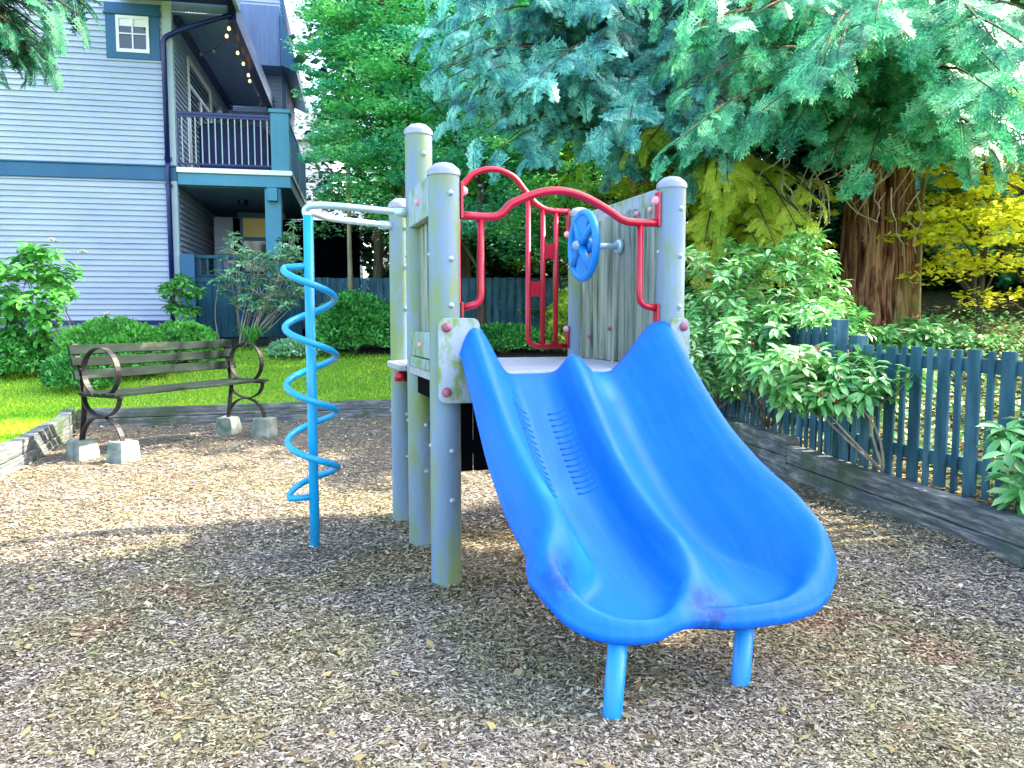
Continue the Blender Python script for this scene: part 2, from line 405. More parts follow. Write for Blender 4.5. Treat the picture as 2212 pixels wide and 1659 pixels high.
inq = ins[:-1,:-1] & ins[1:,:-1] & ins[:-1,1:] & ins[1:,1:]
for k, (nm, mt) in enumerate((('lawn', 'lawn'), ('garden_bed', 'bed'), ('woodland_floor', 'forest'))):
    F = allF[(kind == k) & ~inq]
    u, inv = np.unique(F, return_inverse=True)
    V = np.stack([GX.ravel()[u], GY.ravel()[u], GZ.ravel()[u]], -1)
    tag(indexed_obj(nm, V, inv.reshape(-1, 4), M[mt], None, True), kind='structure')
# mulch ground
def gz(x, y): return .016*np.sin(1.7*x+.6)*np.sin(1.3*y) + .012*np.sin(4.1*x+1)*np.sin(3.7*y+2) + .006*np.sin(9.3*x+2*y)*np.sin(8.1*y+1.5*x) - .03*np.exp(-((x-.5)**2/.35+(y-1.95)**2/.12)) + sum(.026*np.exp(-((x-a_)**2+(y-b_)**2)/.018) for a_, b_ in ((-.297,3.447),(-.478,4.014),(-.654,4.595),(.762,3.778),(.42,4.88),(-1.007,3.893),(.30,2.23),(.735,2.40)))
mx = np.arange(-5.4, 4.2, .1); my = np.arange(-3.5, 10.7, .1)
MX, MY = np.meshgrid(mx, my); big = np.array([(p[0]*1.0+(.06 if p[0] > 0 else -.06), p[1]+(.06 if p[1] > 8 else 0)) for p in PG])
mi = inside(MX, MY, big); id2 = np.arange(MX.size).reshape(MX.shape)
F = np.stack([id2[:-1, :-1], id2[:-1, 1:], id2[1:, 1:], id2[1:, :-1]], -1)[(mi[:-1,:-1] & mi[1:,1:] & mi[:-1,1:] & mi[1:,:-1])]
u, inv = np.unique(F, return_inverse=True)
V = np.stack([MX.ravel()[u], MY.ravel()[u], gz(MX, MY).ravel()[u]-.004], -1)
tag(indexed_obj('playground_ground', V, inv.reshape(-1, 4), M['mulch'], None, True), kind='structure')

def frames(n, tilt, rng=RNG):
    """random orthonormal in-plane axes (a,b) for flat pieces with tilt spread (radians)"""
    az = rng.uniform(0, 2*np.pi, n); th = np.abs(rng.normal(0, tilt, n)); ph = rng.uniform(0, 2*np.pi, n)
    nrm = np.stack([np.sin(th)*np.cos(ph), np.sin(th)*np.sin(ph), np.cos(th)], -1)
    a = np.stack([np.cos(az), np.sin(az), np.zeros(n)], -1)
    a -= nrm*np.sum(a*nrm, 1)[:, None]; a /= np.linalg.norm(a, axis=1)[:, None]
    return a, np.cross(nrm, a), nrm
def rhomb(P, a, b, L, W, fwd=.5):
    """diamond leaves centred P"""
    L = L[:, None]; W = W[:, None]
    return np.stack([P-a*L*.5, P-b*W*.5+a*L*(.5-fwd)*.3, P+a*L*.5, P+b*W*.5+a*L*(.5-fwd)*.3], 1)
def recta(P, a, b, L, W):
    L = L[:, None]*.5; W = W[:, None]*.5
    return np.stack([P-a*L-b*W*.7, P+a*L-b*W, P+a*L*.9+b*W*.8, P-a*L+b*W], 1)
# wood chips
N = 640000
uu = RNG.uniform(1/10.6, 1/1.35, N); yy = 1/uu; xx = RNG.uniform(-.80, .80, N)*yy
keep = inside(xx, yy); xx = xx[keep]; yy = yy[keep]; n = len(xx)
sc = (1+(yy-2)*.13)*np.exp(RNG.normal(0, .35, n))
a, b, _ = frames(n, .20)
P = np.stack([xx, yy, gz(xx, yy)+RNG.uniform(.001, .010, n)], -1)
tag(np_obj('wood_chips', recta(P, a, b, .0135*sc, .0037*sc*RNG.uniform(.6, 1.6, n)), 4, M['chips']), 'loose grey and tan wood chips covering the playground ground', 'wood chips', kind='stuff')
# stray leaves blown onto the mulch
N = 900
yy = 1/RNG.uniform(1/9.5, 1/1.6, N); xx = RNG.uniform(-.78, .78, N)*yy; keep = inside(xx, yy); xx = xx[keep]; yy = yy[keep]; n = len(xx)
a, b, _ = frames(n, .35); L = RNG.uniform(.018, .045, n)*(1+.06*yy)
tag(np_obj('fallen_leaves', rhomb(np.stack([xx, yy, gz(xx, yy)+.014], -1), a, b, L, L*RNG.uniform(.25, .6, n)), 4, M['litter']), 'scattered dry leaves and bits of green lying on the mulch', 'fallen leaves', kind='stuff')
# grass
N = 150000
yy = 1/RNG.uniform(1/15.0, 1/4.5, N); xx = RNG.uniform(-.85, .25, N)*yy
bl = np.interp(xx, [-14, -7.5, -6.0, -4.6, -3.2, -1.2, .5, 2], [10.9, 11.2, 12.0, 13.6, 13.2, 12.3, 12.2, 10.4]) + RNG.normal(0, .12, N)
edge = inside(xx, yy, grow(PGA, .12))
keep = (yy < bl) & (xx < fence_x(yy)-.1) & ~edge & ~inside(xx, yy)
xx = xx[keep]; yy = yy[keep]; n = len(xx)
h = RNG.uniform(.02, .045, n)*(1+.05*(yy-9)); az = RNG.uniform(0, np.pi, n); wv = .006*(1+.07*(yy-6))
B = np.stack([xx, yy, H(xx, yy)], -1); dv = np.stack([np.cos(az)*wv, np.sin(az)*wv, 0*wv], -1)
lean = np.stack([RNG.normal(0, .5, n)*h, RNG.normal(0, .5, n)*h, h], -1)
tag(np_obj('lawn_grass', np.stack([B-dv, B+dv, B+lean], 1), 3, M['grassblade']), 'short bright green grass of the lawn behind the bench', 'grass', kind='stuff')

# ---------------------------------------------------------------- play structure (local frame: x = across the front, y = towards the back)
PA = R(17.35)
PS = thing('play_structure', 'playground tower with grey posts, double blue slide, red rails and blue steering wheel', 'play structure', (-.297, 3.447, 0), PA)
WD, DP = 1.11, 1.155
PR = .0685
POSTS = [(0, 0, 1.875), (0, .585, 2.175), (0, DP, 1.89), (WD, 0, 1.875), (WD, DP, 1.885)]
boltmesh = None
def make_bolt(parent, x, y, z, dirx, diry, mat='bolt', r=.011, depth=.012):
    mb = MB(); q = Vector((dirx, diry, 0)).to_track_quat('Z', 'Y').to_matrix()
    mb.lathe([(0, depth), (r*.55, depth), (r*.62, depth*.85), (r*.62, depth*.35), (r, depth*.3), (r, 0)] if mat == 'bolt' else [(0, depth), (r*.5, depth*.93), (r*.87, depth*.6), (r, 0)], (x, y, z), 14, q)
    return mb.build('bolt', M[mat], parent)
for (x, y, top) in POSTS:
    mb = MB()
    prof = [(PR, -.25), (PR, top-.05)]
    mb.lathe(prof, (x, y, 0), 32)
    p = mb.build('post', M['post'], PS)
    cb = MB(); cb.lathe([(PR+.004, top-.055), (PR+.004, top-.035), (PR*.93, top-.022), (PR*.6, top-.004), (PR*.28, top+.002), (0.0, top+.003)], (x, y, 0), 32)
    cb.build('post_cap', M['cap'], p)
    # rows of bolts facing the viewer and facing left
    an = -PA
    dz = [.40, .62, .84, 1.26, 1.46, 1.74] if x == 0 and y == 0 else ([.42, .66, .92, 1.26, 1.50, 1.74, 2.02] if y == .585 else [.4, .65, .92, 1.26, 1.50, 1.72])
    for z in dz:
        if z > top-.08: continue
        dx, dy = (math.sin(R(12)), -math.cos(R(12)))
        if not (y == 0 and .8 < z < 1.22): make_bolt(p, x+dx*PR*.99, y+dy*PR*.99, z, dx, dy, 'bolt', .013)
        if dz.index(z) % 3 == 1: make_bolt(p, x-PR*.985, y+.0, z+.02, -1, 0, 'bolt', .011, .007)
# deck
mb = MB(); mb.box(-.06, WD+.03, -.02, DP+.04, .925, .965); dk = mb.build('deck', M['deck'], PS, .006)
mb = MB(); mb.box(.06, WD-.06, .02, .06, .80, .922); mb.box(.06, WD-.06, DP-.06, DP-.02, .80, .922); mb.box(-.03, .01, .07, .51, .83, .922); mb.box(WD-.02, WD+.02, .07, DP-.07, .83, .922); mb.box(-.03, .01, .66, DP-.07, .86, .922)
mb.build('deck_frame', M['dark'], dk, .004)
mb = MB(); mb.box(-.10, -.062, .66, 1.09, .93, .962); mb.build('deck_edge', M['deck'], dk, .006)
mb = MB(); mb.lathe([(0, .03), (.02, .026), (.03, .012), (.03, -.02), (.0, -.024)], (-.085, .72, .895), 16); mb.build('deck_knob', M['red'], dk)
# dark barrier panel under the deck at the back
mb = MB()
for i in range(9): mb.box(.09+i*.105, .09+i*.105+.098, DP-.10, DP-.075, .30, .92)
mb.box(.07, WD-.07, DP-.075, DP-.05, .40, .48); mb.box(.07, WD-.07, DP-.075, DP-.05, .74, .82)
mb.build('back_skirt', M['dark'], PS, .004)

# left plank panel between the first two posts
mb = MB()
for i in range(4):
    y0 = .075 + i*.112
    mb.box(-.018+.004*(i % 2), .010, y0, y0+.104, 1.01, 1.70)
lp = mb.build('side_panel', M['plank'], PS, .006)
mb = MB(); mb.box(-.060, -.0195, .03, .555, 1.655, 1.83); br = mb.build('top_board', M['plate'], lp, .006)
make_bolt(lp, -.061, .28, 1.745, -1, 0, 'knobpink', .017, .018)
mb = MB(); mb.box(-.056, -.0195, .06, .545, 1.02, 1.14); mb.build('bottom_board', M['plate'], lp, .005)
mb = MB(); mb.box(-.066, -.0195, .06, .545, .966, 1.015); mb.build('sill_board', M['plate'], lp, .005)
make_bolt(lp, -.057, .28, 1.08, -1, 0, 'knobpink', .014, .014)

# right plank wall between the right posts
mb = MB(); n = 11; x0 = PR*.2
for i in range(n):
    y0 = .075 + i*(DP-.15)/n; wdt = (DP-.15)/n
    top = 1.775 - .012*(i % 3)
    xo = WD-.030 + .005*((i*7) % 3)
    c = [(y0+.003, top-.02), (y0+.012, top), (y0+wdt-.012, top), (y0+wdt-.003, top-.02)]
    mb.box(xo, xo+.026, y0+.003, y0+wdt-.003, .966, top)
pw = mb.build('plank_wall', M['plank'], PS, .007)
mb = MB(); mb.box(WD+.003, WD+.045, .07, DP-.07, 1.60, 1.845); mb.build('back_rail', M['plate'], pw, .006)
mb = MB(); mb.box(WD+.003, WD+.045, .07, DP-.07, 1.02, 1.16); mb.build('back_rail', M['plate'], pw, .006)
for yb, zb in ((.15, 1.74), (.30, 1.74), (.15, 1.10), (.9, 1.10), (.62, 1.15)):
    make_bolt(pw, WD-.031, yb, zb, -1, 0, 'knobpink' if zb > 1.5 else 'knob', .014, .016)

# steering wheel: axis along -x
wy, wz = .50, 1.59
mb = MB()
pts = [(WD-.245, wy + .172*math.cos(t), wz + .172*math.sin(t)) for t in np.linspace(0, 2*math.pi, 41)[:-1]]
mb.tube(pts, .021, 12, closed=True)
sw = mb.build('steering_wheel', M['wheel'], PS)
for k in range(4):
    t = R(45+8) + k*math.pi/2
    mb = MB()
    c0 = Vector((WD-.262, wy, wz)); c1 = Vector((WD-.245, wy+.165*math.cos(t), wz+.165*math.sin(t)))
    mb.tube([c0, c0.lerp(c1, .5), c1], [.026, .020, .022], 10); mb.build('spoke', M['wheel'], sw)
# web plates between some spokes (upper and lower)
mb = MB()
for sgn in (1, -1):
    pts2 = [(WD-.250, wy, wz)] + [(WD-.248, wy + .16*math.cos(t), wz + .16*math.sin(t)) for t in np.linspace(R(56)*1, R(124), 7)*1]
    if sgn < 0: pts2 = [(p[0], 2*wy-p[1], 2*wz-p[2]) for p in pts2]
    b0 = len(mb.v); m_ = len(pts2)
    fr = [(p[0]-.008, p[1], p[2]) for p in pts2]; bk = [(p[0]+.008, p[1], p[2]) for p in pts2]
    mb.add(fr+bk, [list(range(m_)), list(range(2*m_-1, m_-1, -1))] + [[i, m_+i, m_+(i+1) % m_, (i+1) % m_] for i in range(m_)])
mb.build('web_plate', M['wheel'], sw)
mb = MB(); Q = Matrix.Rotation(R(-90), 3, 'Y')
mb.lathe([(0, .03), (.012, .028), (.022, .02), (.026, 0)], (WD-.277, wy, wz), 16, Q); mb.build('hub', M['bolt'], sw)
mb = MB(); mb.tube([(WD-.24, wy, wz), (WD-.19, wy, wz)], [.045, .038], 16); mb.build('wheel_boss', M['wheel'], sw)
mb = MB(); mb.tube([(WD-.20, wy, wz), (WD-.03, wy, wz)], .017, 14); mb.tube([(WD-.055, wy, wz), (WD-.031, wy, wz)], [.03, .045], 14); mb.build('shaft', M['galv'], sw)

# --- red rails
TR = .0165
def smooth_path(pts, n=6):
    pts = [Vector(p) for p in pts]; out = []
    for i in range(len(pts)-1):
        p0 = pts[max(i-1, 0)]; p1 = pts[i]; p2 = pts[i+1]; p3 = pts[min(i+2, len(pts)-1)]
        for k in range(n):
            t = k/n
            out.append(.5*((2*p1)+(p2-p0)*t+(2*p0-5*p1+4*p2-p3)*t*t+(-p0+3*p1-3*p2+p3)*t**3))
    out.append(pts[-1]); return out
def corner(path, r=.05, k=5):
    """polyline with rounded corners"""
    path = [Vector(p) for p in path]; out = [path[0]]
    for i in range(1, len(path)-1):
        a_, b_, c_ = path[i-1], path[i], path[i+1]
        d1 = (a_-b_); d2 = (c_-b_); rr = min(r, d1.length*.49, d2.length*.49)
        s = b_+d1.normalized()*rr; e = b_+d2.normalized()*rr
        for j in range(k+1):
            t = j/k; out.append(s*(1-t)**2 + b_*2*t*(1-t) + e*t*t)
    out.append(path[-1]); return out
# front arch over the slide
fy = -.005
mb = MB()
arch = [(.075, fy, 1.655), (.235, fy, 1.655)] + [(x, fy, 1.655+.128*math.sin(math.pi*(x-.19)/(.88-.19))**1.15) for x in np.linspace(.30, .80, 12)] + [(.875, fy, 1.657), (1.04, fy, 1.657)]
mb.tube(smooth_path(arch, 3), TR*1.15, 12)
fa = mb.build('arched_rail', M['red'], PS)
for sx, xa in ((1, .165), (-1, .945)):
    mb = MB(); xe = .078 if sx > 0 else WD-.078
    mb.tube(corner([(xa, fy, 1.652), (xa, fy, 1.27), (xe, fy, 1.252)], .085, 8), TR*.95, 12); mb.build('down_tube', M['red'], fa)
for xe in (.075, WD-.075):
    for za_, zb_ in ((1.64, 1.80), (1.10, 1.275)):
        mb = MB(); mb.box(xe-.006, xe+.006, fy-.022, fy+.022, za_, zb_); mb.build('rail_flange', M['red'], fa, .003)
    make_bolt(fa, xe+(.007 if xe < .5 else -.007), fy, 1.76, 1 if xe < .5 else -1, 0, 'knobpink', .022, .024)
# back guard panel
by = DP+.0
mb = MB(); x0, x1 = .075, WD-.075
top = [(x0, by, 1.858), (.20, by, 1.862), (.28, by, 1.895), (.345, by, 1.96), (.42, by, 2.045), (.50, by, 2.082), (.555, by, 2.088), (.61, by, 2.082), (.69, by, 2.045), (.765, by, 1.96), (.83, by, 1.895), (.91, by, 1.862), (x1, by, 1.858)]
mb.tube(smooth_path(top, 4), TR*1.1, 12)
gp = mb.build('guard_panel', M['red'], PS)
for sx in (1, -1):
    X = lambda x: x if sx > 0 else WD-x
    mb = MB(); mb.tube(corner([(X(.335), by, 1.95), (X(.335), by, 1.035), (X(.075), by, 1.035)], .07, 8), TR, 12); mb.build('corner_tube', M['red'], gp)
    for xv in (.24, .155):
        mb = MB(); mb.tube([(X(xv), by, 1.875), (X(xv), by, 1.035)], TR*.95, 12); mb.build('upright', M['red'], gp)
    for (xa, xb, zc) in ((.335, .24, 1.385), (.24, .155, 1.615)):
        mb = MB(); a_, b_ = sorted((X(xa), X(xb)))
        zt = [zc+.058-.016*math.sin(math.pi*t) for t in np.linspace(0, 1, 7)]; zb = [zc-.058+.016*math.sin(math.pi*t) for t in np.linspace(0, 1, 7)]
        xs = np.linspace(a_, b_, 7); vs = []
        for yy_ in (by-.006, by+.006):
            vs += [(xs[i], yy_, zt[i]) for i in range(7)] + [(xs[i], yy_, zb[i]) for i in range(7)]
        fs = [[i, i+7, i+8, i+1] for i in range(6)] + [[i+14, i+15, i+22, i+21] for i in range(6)] + [[i, i+1, i+15, i+14] for i in range(6)] + [[i+7, i+21, i+22, i+8] for i in range(6)]
        mb.add(vs, fs); mb.build('web_plate', M['red'], gp)
    for za_, zb_ in ((1.02, 1.16), (1.70, 1.875)):
        mb = MB(); mb.box(X(.078)-.005, X(.078)+.005, by-.02, by+.02, za_, zb_); mb.build('rail_flange', M['red'], gp, .002)
    for zz in (1.14, 1.72): make_bolt(gp, X(.085), by-.01, zz, (1 if sx > 0 else -1), -.3, 'knobpink', .02, .022)

# --- spiral climber
cl_x, cl_y = -.544, .637
mb = MB(); mb.tube([(cl_x, cl_y, -.3), (cl_x, cl_y, 1.71)], .0245, 20)
cp = mb.build('climber_pole', M['pole'], PS)
mb = MB(); rad = .122; pts = []
th0 = math.pi - PA
z0, z1, turns = 1.455, .30, 4.05
pts.append((cl_x, cl_y, z0+.01)); 
nn = 150
for i in range(nn+1):
    t = i/nn; th = th0 + t*turns*2*math.pi
    pts.append((cl_x+rad*math.cos(th), cl_y+rad*math.sin(th), z0-(z0-z1)*t))
pts.append((cl_x, cl_y, z1-.0))
mb.tube(corner([pts[0], pts[1], pts[2]], .03, 5)[:-1]+pts[2:-1]+[pts[-1]], .0165, 12)
mb.build('spiral_tube', M['pole'], cp)
for (ex, ey, sy) in ((-.075, .585, -1), (-.075, DP-.02, 1)):
    mb = MB()
    p0 = Vector((cl_x, cl_y, 1.69)); e = Vector((ex, ey, 1.735))
    if sy < 0:
        path = [p0, p0+Vector((-.012, .0, .045)), Vector((cl_x+.03, cl_y-.02, 1.757)), Vector((cl_x+.16, cl_y-.06, 1.752)), e]
    else:
        path = [p0, p0+Vector((.0, .02, .03)), Vector((cl_x+.02, cl_y+.14, 1.745)), Vector((cl_x+.14, cl_y+.36, 1.745)), e]
    mb.tube(smooth_path(path, 8), .0175, 12)
    ar = mb.build('support_arm', M['galv'], cp)
    mb = MB(); d = Vector((1, .0 if sy < 0 else .25, 0)).normalized()
    mb.tube([e-d*.055, e+d*.02], .024, 14); mb.build('clamp', M['galv'], ar)

# --- slide
def interp(x, xs, ys): return float(np.interp(x, xs, ys))
FT = [(-.03,.955),(.05,.952),(.12,.905),(.2,.835),(.3,.745),(.4,.662),(.5,.585),(.6,.518),(.7,.463),(.8,.416),(.9,.376),(1.0,.344),(1.1,.318),(1.2,.298),(1.3,.284),(1.40,.276)]
def cat(x, T):
    xs = [p[0] for p in T]; ys = [p[1] for p in T]
    h_ = .03
    return (interp(x-h_, xs, ys)+interp(x, xs, ys)*2+interp(x+h_, xs, ys))/4
def sst(t): t = max(0, min(1, t)); return t*t*(3-2*t)
TE = 1.36
def HMf(t): return .145*sst(t/.13)*interp(t, [0, 1.08, 1.16, 1.24, 1.30, 1.36], [1, 1, .86, .62, .40, .20])
def t_end(s):
    return interp(s, [0, .02, .06, .12, .20, .30, .40, .48, .54, .60, .70, .82, .92, 1.0, 1.06, 1.095, 1.12],
                  [1.185, 1.228, 1.272, 1.312, 1.342, 1.360, 1.362, 1.352, 1.342, 1.342, 1.350, 1.348, 1.330, 1.298, 1.256, 1.215, 1.165])
ridgep = [(-.13,0),(-.105,.05),(-.078,.22),(-.054,.52),(-.032,.83),(-.010,.985),(.012,.985),(.038,.85),(.070,.60),(.104,.35),(.140,.14),(.175,.03),(.21,0)]
def ridge_c(t): return interp(t, [0, 1.08, 1.16, 1.22, 1.28, 1.33], [.565, .562, .553, .535, .49, .43])
NU, NT = 96, 120
def umap(q): return .5-.5*math.cos(math.pi*q)*(.55+.45*abs(math.cos(math.pi*q)))
us = [umap(i/(NU-1)) for i in range(NU)]
ts = list(np.concatenate([np.linspace(0, .9, 70, endpoint=False), .9+(TE-.9)*(1-(1-np.linspace(0, 1, NT-70))**1.35)]))
PX = np.zeros((NT, NU)); PT = np.zeros((NT, NU))
for j in range(NT):
    for i in range(NU):
        se = us[i]*1.12; te = t_end(se); tt = ts[j]
        if tt > .90: tt = .90 + (tt-.90)*(te-.90)/(TE-.90)
        PX[j, i] = se + .05*(1-sst((tt-.98)/.22))*max(0, 1-us[i]/.3)**1.5 - .012*(1-sst((tt-.8)/.3))*max(0, 1-(1-us[i])/.3)
        PT[j, i] = tt
bx = np.concatenate([PX[:, 0], PX[-1, 1:], PX[::-1, -1][1:]]); bt = np.concatenate([PT[:, 0], PT[-1, 1:], PT[::-1, -1][1:]])
side = np.concatenate([np.zeros(NT), np.ones(NU-1), np.full(NT-1, 2)])
# rim parameters by place: height, outer low edge, crest distance, wall width
def prm(x, t, sd):
    if sd == 0: tb = [(0,.245,.15,.055,.25),(.3,.245,.15,.065,.26),(.5,.245,.11,.075,.26),(.8,.245,.10,.085,.27),(1.0,.235,.11,.09,.27),(1.10,.21,.12,.075,.24),(1.185,.18,.125,.06,.20)]; k = t
    elif sd == 2: tb = [(0,.245,.12,.045,.34),(.8,.245,.12,.045,.36),(1.0,.24,.12,.045,.36),(1.10,.215,.12,.05,.34),(1.165,.19,.11,.05,.30)]; k = t
    else: tb = [(0,.18,.125,.06,.20),(.03,.145,.085,.055,.17),(.07,.10,.04,.05,.15),(.14,.050,.008,.03,.10),(.24,.024,-.006,.020,.06),(.6,.020,-.006,.018,.055),(.80,.024,-.006,.020,.065),(.92,.045,.0,.03,.11),(1.0,.085,.02,.044,.17),(1.06,.13,.06,.05,.23),(1.12,.19,.11,.05,.30)]; k = x
    ks = [q[0] for q in tb]
    return [interp(k, ks, [q[m] for q in tb]) for m in (1, 2, 3, 4)]
PR_ = np.array([prm(x, t, s_) for x, t, s_ in zip(bx, bt, side)])
kk = np.array([.25, .5, .25])
# extend the side walls beyond the top so that distances stay square there
ebx = np.concatenate([[bx[0]]*6, bx, [bx[-1]]*6]); ebt = np.concatenate([np.linspace(-.3, -.02, 6), bt, np.linspace(-.02, -.3, 6)]); EP = np.concatenate([[PR_[0]]*6, PR_, [PR_[-1]]*6])
def height(x, t):
    zf = cat(t, FT)
    x0, y0, x1, y1 = ebx[:-1], ebt[:-1], ebx[1:], ebt[1:]
    dx, dy = x1-x0, y1-y0; L2 = dx*dx+dy*dy+1e-12
    w_ = np.clip(((x-x0)*dx+(t-y0)*dy)/L2, 0, 1); D = np.hypot(x-(x0+w_*dx), t-(y0+w_*dy))
    # soft-weighted parameters of near boundary points
    d = float(D.min()); wt = np.exp(-((D-d)/.02)); wt *= np.sqrt(L2); wt /= wt.sum()
    hw, low, dc, dw = (EP[:-1]*wt[:, None]).sum(0)
    if d < dc: wl = low+(hw-low)*math.sin(math.pi/2*d/dc)**.8
    else: wl = hw*(1-sst((d-dc)/(dw-dc)))
    rg_ = HMf(t)*interp(x-ridge_c(t), [p[0] for p in ridgep], [p[1] for p in ridgep])
    wl = (max(wl, 0)**3+rg_**3)**(1/3) + min(wl, 0)
    return zf+wl
PZ = np.array([[height(PX[j, i], PT[j, i]) for i in range(NU)] for j in range(NT)])
for _ in range(2):
    PZ[1:-1, 1:-1] = (PZ[1:-1, 1:-1]*2+PZ[:-2, 1:-1]+PZ[2:, 1:-1]+PZ[1:-1, :-2]+PZ[1:-1, 2:])/6
V = [(PX[j, i], -PT[j, i], PZ[j, i]) for j in range(NT) for i in range(NU)]
F = [[j*NU+i, (j+1)*NU+i, (j+1)*NU+i+1, j*NU+i+1] for j in range(NT-1) for i in range(NU-1)]
bidx = [j*NU for j in range(NT)]+[(NT-1)*NU+i for i in range(1, NU)]+[j*NU+NU-1 for j in range(NT-2, -1, -1)]
prev = bidx
for (off, dz) in ((.005, -.008), (.007, -.020), (.003, -.034), (-.008, -.042)):
    cur = []
    for n_, bi in enumerate(bidx):
        a_ = max(0, n_-2); b_ = min(len(bidx)-1, n_+2)
        tx_, ty_ = bx[b_]-bx[a_], bt[b_]-bt[a_]; l_ = math.hypot(tx_, ty_)+1e-9
        nx_, nt_ = -ty_/l_, tx_/l_
        cur.append(len(V)); v0 = V[bi]; V.append((v0[0]+nx_*off, v0[1]-nt_*off, v0[2]+dz))
    F += [[prev[n_], cur[n_], cur[n_+1], prev[n_+1]] for n_ in range(len(bidx)-1)]
    prev = cur
mb = MB(); mb.add(V, F, True)
sl_o = mb.build('slide', M['slide'], PS)
m_ = sl_o.modifiers.new('sol', 'SOLIDIFY'); m_.thickness = .008; m_.offset = -1
# moulded anti slip marks
def floorz(s_, t_):
    z = height(s_, t_)
    return z
for (sa, sb, ta, tb, nk) in ((.395, .475, .25, .60, 15), (.235, .30, .25, .62, 15)):
    mb = MB()
    for k in range(nk):
        t_ = ta+(tb-ta)*k/(nk-1)
        pts = [(s_, -t_+.1*(s_-sa), floorz(s_, t_-.1*(s_-sa))+.0018) for s_ in np.linspace(sa, sb, 5)]
        mb.tube(pts, .0042, 8)
    mb.build('grip_ribs', M['slide'], sl_o)
for (lx, ly, tx, ty, tz) in ((.208, -1.335, .262, -1.20, .285), (.673, -1.30, .73, -1.17, .285)):
    mb = MB(); mb.tube([(lx, ly, -.1), (lx+(tx-lx)*.1, ly+(ty-ly)*.1, .0), (tx-.02, ly+.03, tz)], .030, 20)
    mb.build('slide_leg', M['leg'], sl_o)
# grey mounting plates on the posts
for sx in (0, 1):
    mb = MB(); th_ = .018; xs = (-.05, .135) if not sx else (WD-.045, WD+.055)
    xa, xb = xs; z0_, z1_ = .835, 1.205; rr = .035
    def rcp(cx, cz, a0): return [(cx+rr*math.cos(a0+R(90)*k/5), cz+rr*math.sin(a0+R(90)*k/5)) for k in range(6)]
    out2 = rcp(xb-rr, z1_-rr, 0)+rcp(xa+rr, z1_-rr, R(90))+rcp(xa+rr, z0_+rr, R(180))+rcp(xb-rr, z0_+rr, R(270))
    yf = -PR-.012-th_; n_ = len(out2)
    vs = [(p[0], yf, p[1]) for p in out2]+[(p[0], yf+th_, p[1]) for p in out2]
    mb.add(vs, [list(range(n_)), list(range(2*n_-1, n_-1, -1))]+[[i, (i+1) % n_, n_+(i+1) % n_, n_+i][::-1] for i in range(n_)])
    mp = mb.build('mounting_plate', M['plate'], sl_o, .003)
    xc = xa+.035 if not sx else xb-.035
    for zz in (1.165, .885): make_bolt(mp, xc, yf-.0, zz, 0, -1, 'knob', .022, .02)

# ---------------------------------------------------------------- bench
bdir = Vector((.40, .917, 0)).normalized(); BL = 1.80
brz = math.atan2(bdir.y, bdir.x)-math.pi/2         # local y = along the bench, local x = towards the front
bench = thing('park_bench', 'weathered wooden park bench with round black iron arms on concrete blocks', 'bench', (-3.66, 6.62, 0), brz)
for yb in (.0, 1.72):
    mb = MB(); f0 = .43; zf = .15
    # back leg and back support
    mb.strap(smooth_path([(-.05, yb, zf), (-.02, yb, .35), (.0, yb, .52), (-.035, yb, .78), (-.09, yb, .99)], 6), (0, 1, 0), .05, .012)
    # lower arch between the feet, touching the upper U under the seat
    mb.strap([(.20-.245*math.cos(t), yb, zf+.0+.225*math.sin(t)) for t in np.linspace(0, math.pi, 20)], (0, 1, 0), .045, .012)
    mb.strap([(.21-.215*math.cos(t), yb, .545-.165*math.sin(t)) for t in np.linspace(0, math.pi, 20)], (0, 1, 0), .045, .012)
    # ring arm rest
    mb.strap([(.215-.205*math.cos(t), yb, .755-.205*math.sin(t)) for t in np.linspace(0, 2*math.pi, 36)[:-1]], (0, 1, 0), .05, .012, closed=True)
    mb.strap([(-.02, yb, .55), (.45, yb, .545)], (0, 1, 0), .04, .012)
    mb.build('iron_end_frame', M['iron'], bench)
sb = MB()
for i in range(5):
    xx0 = .02+i*.088; sb.box(xx0, xx0+.074, -.07, 1.79, .556, .582)
sb.build('seat', M['slat'], bench, .006)
bk = MB()
for (zc, xo) in ((.725, -.035), (.835, -.058), (.94, -.083)):
    Mx = Matrix.Translation((xo+.022, 0, zc)) @ Matrix.Rotation(R(-12), 4, 'Y')
    bk.box(-.014, .014, -.08, 1.80, -.041, .041, Mx)
bk.build('backrest', M['slat'], bench, .006)
for yb in (0, 1.72):
    for xf in (-.05, .445):
        mb = MB(); h_ = .165+(.02 if xf > 0 else 0); w0 = .095
        a_ = random.uniform(-.25, .25); Mz = Matrix.Translation((xf, yb, 0)) @ Matrix.Rotation(a_, 4, 'Z')
        vs = []
        for (ww, z) in ((w0*1.08, -.06), (w0, .06), (w0*.88, h_)):
            vs += [Mz @ Vector((sx*ww+random.uniform(-.006, .006), sy*ww+random.uniform(-.006, .006), z+random.uniform(-.005, .005))) for sx, sy in ((-1,-1),(1,-1),(1,1),(-1,1))]
        fs = [(8,9,10,11)]+[[4*l+k, 4*l+(k+1) % 4, 4*l+4+(k+1) % 4, 4*l+4+k] for l in range(2) for k in range(4)]
        mb.add(vs, fs); mb.build('concrete_block', M['block'], bench, .01)

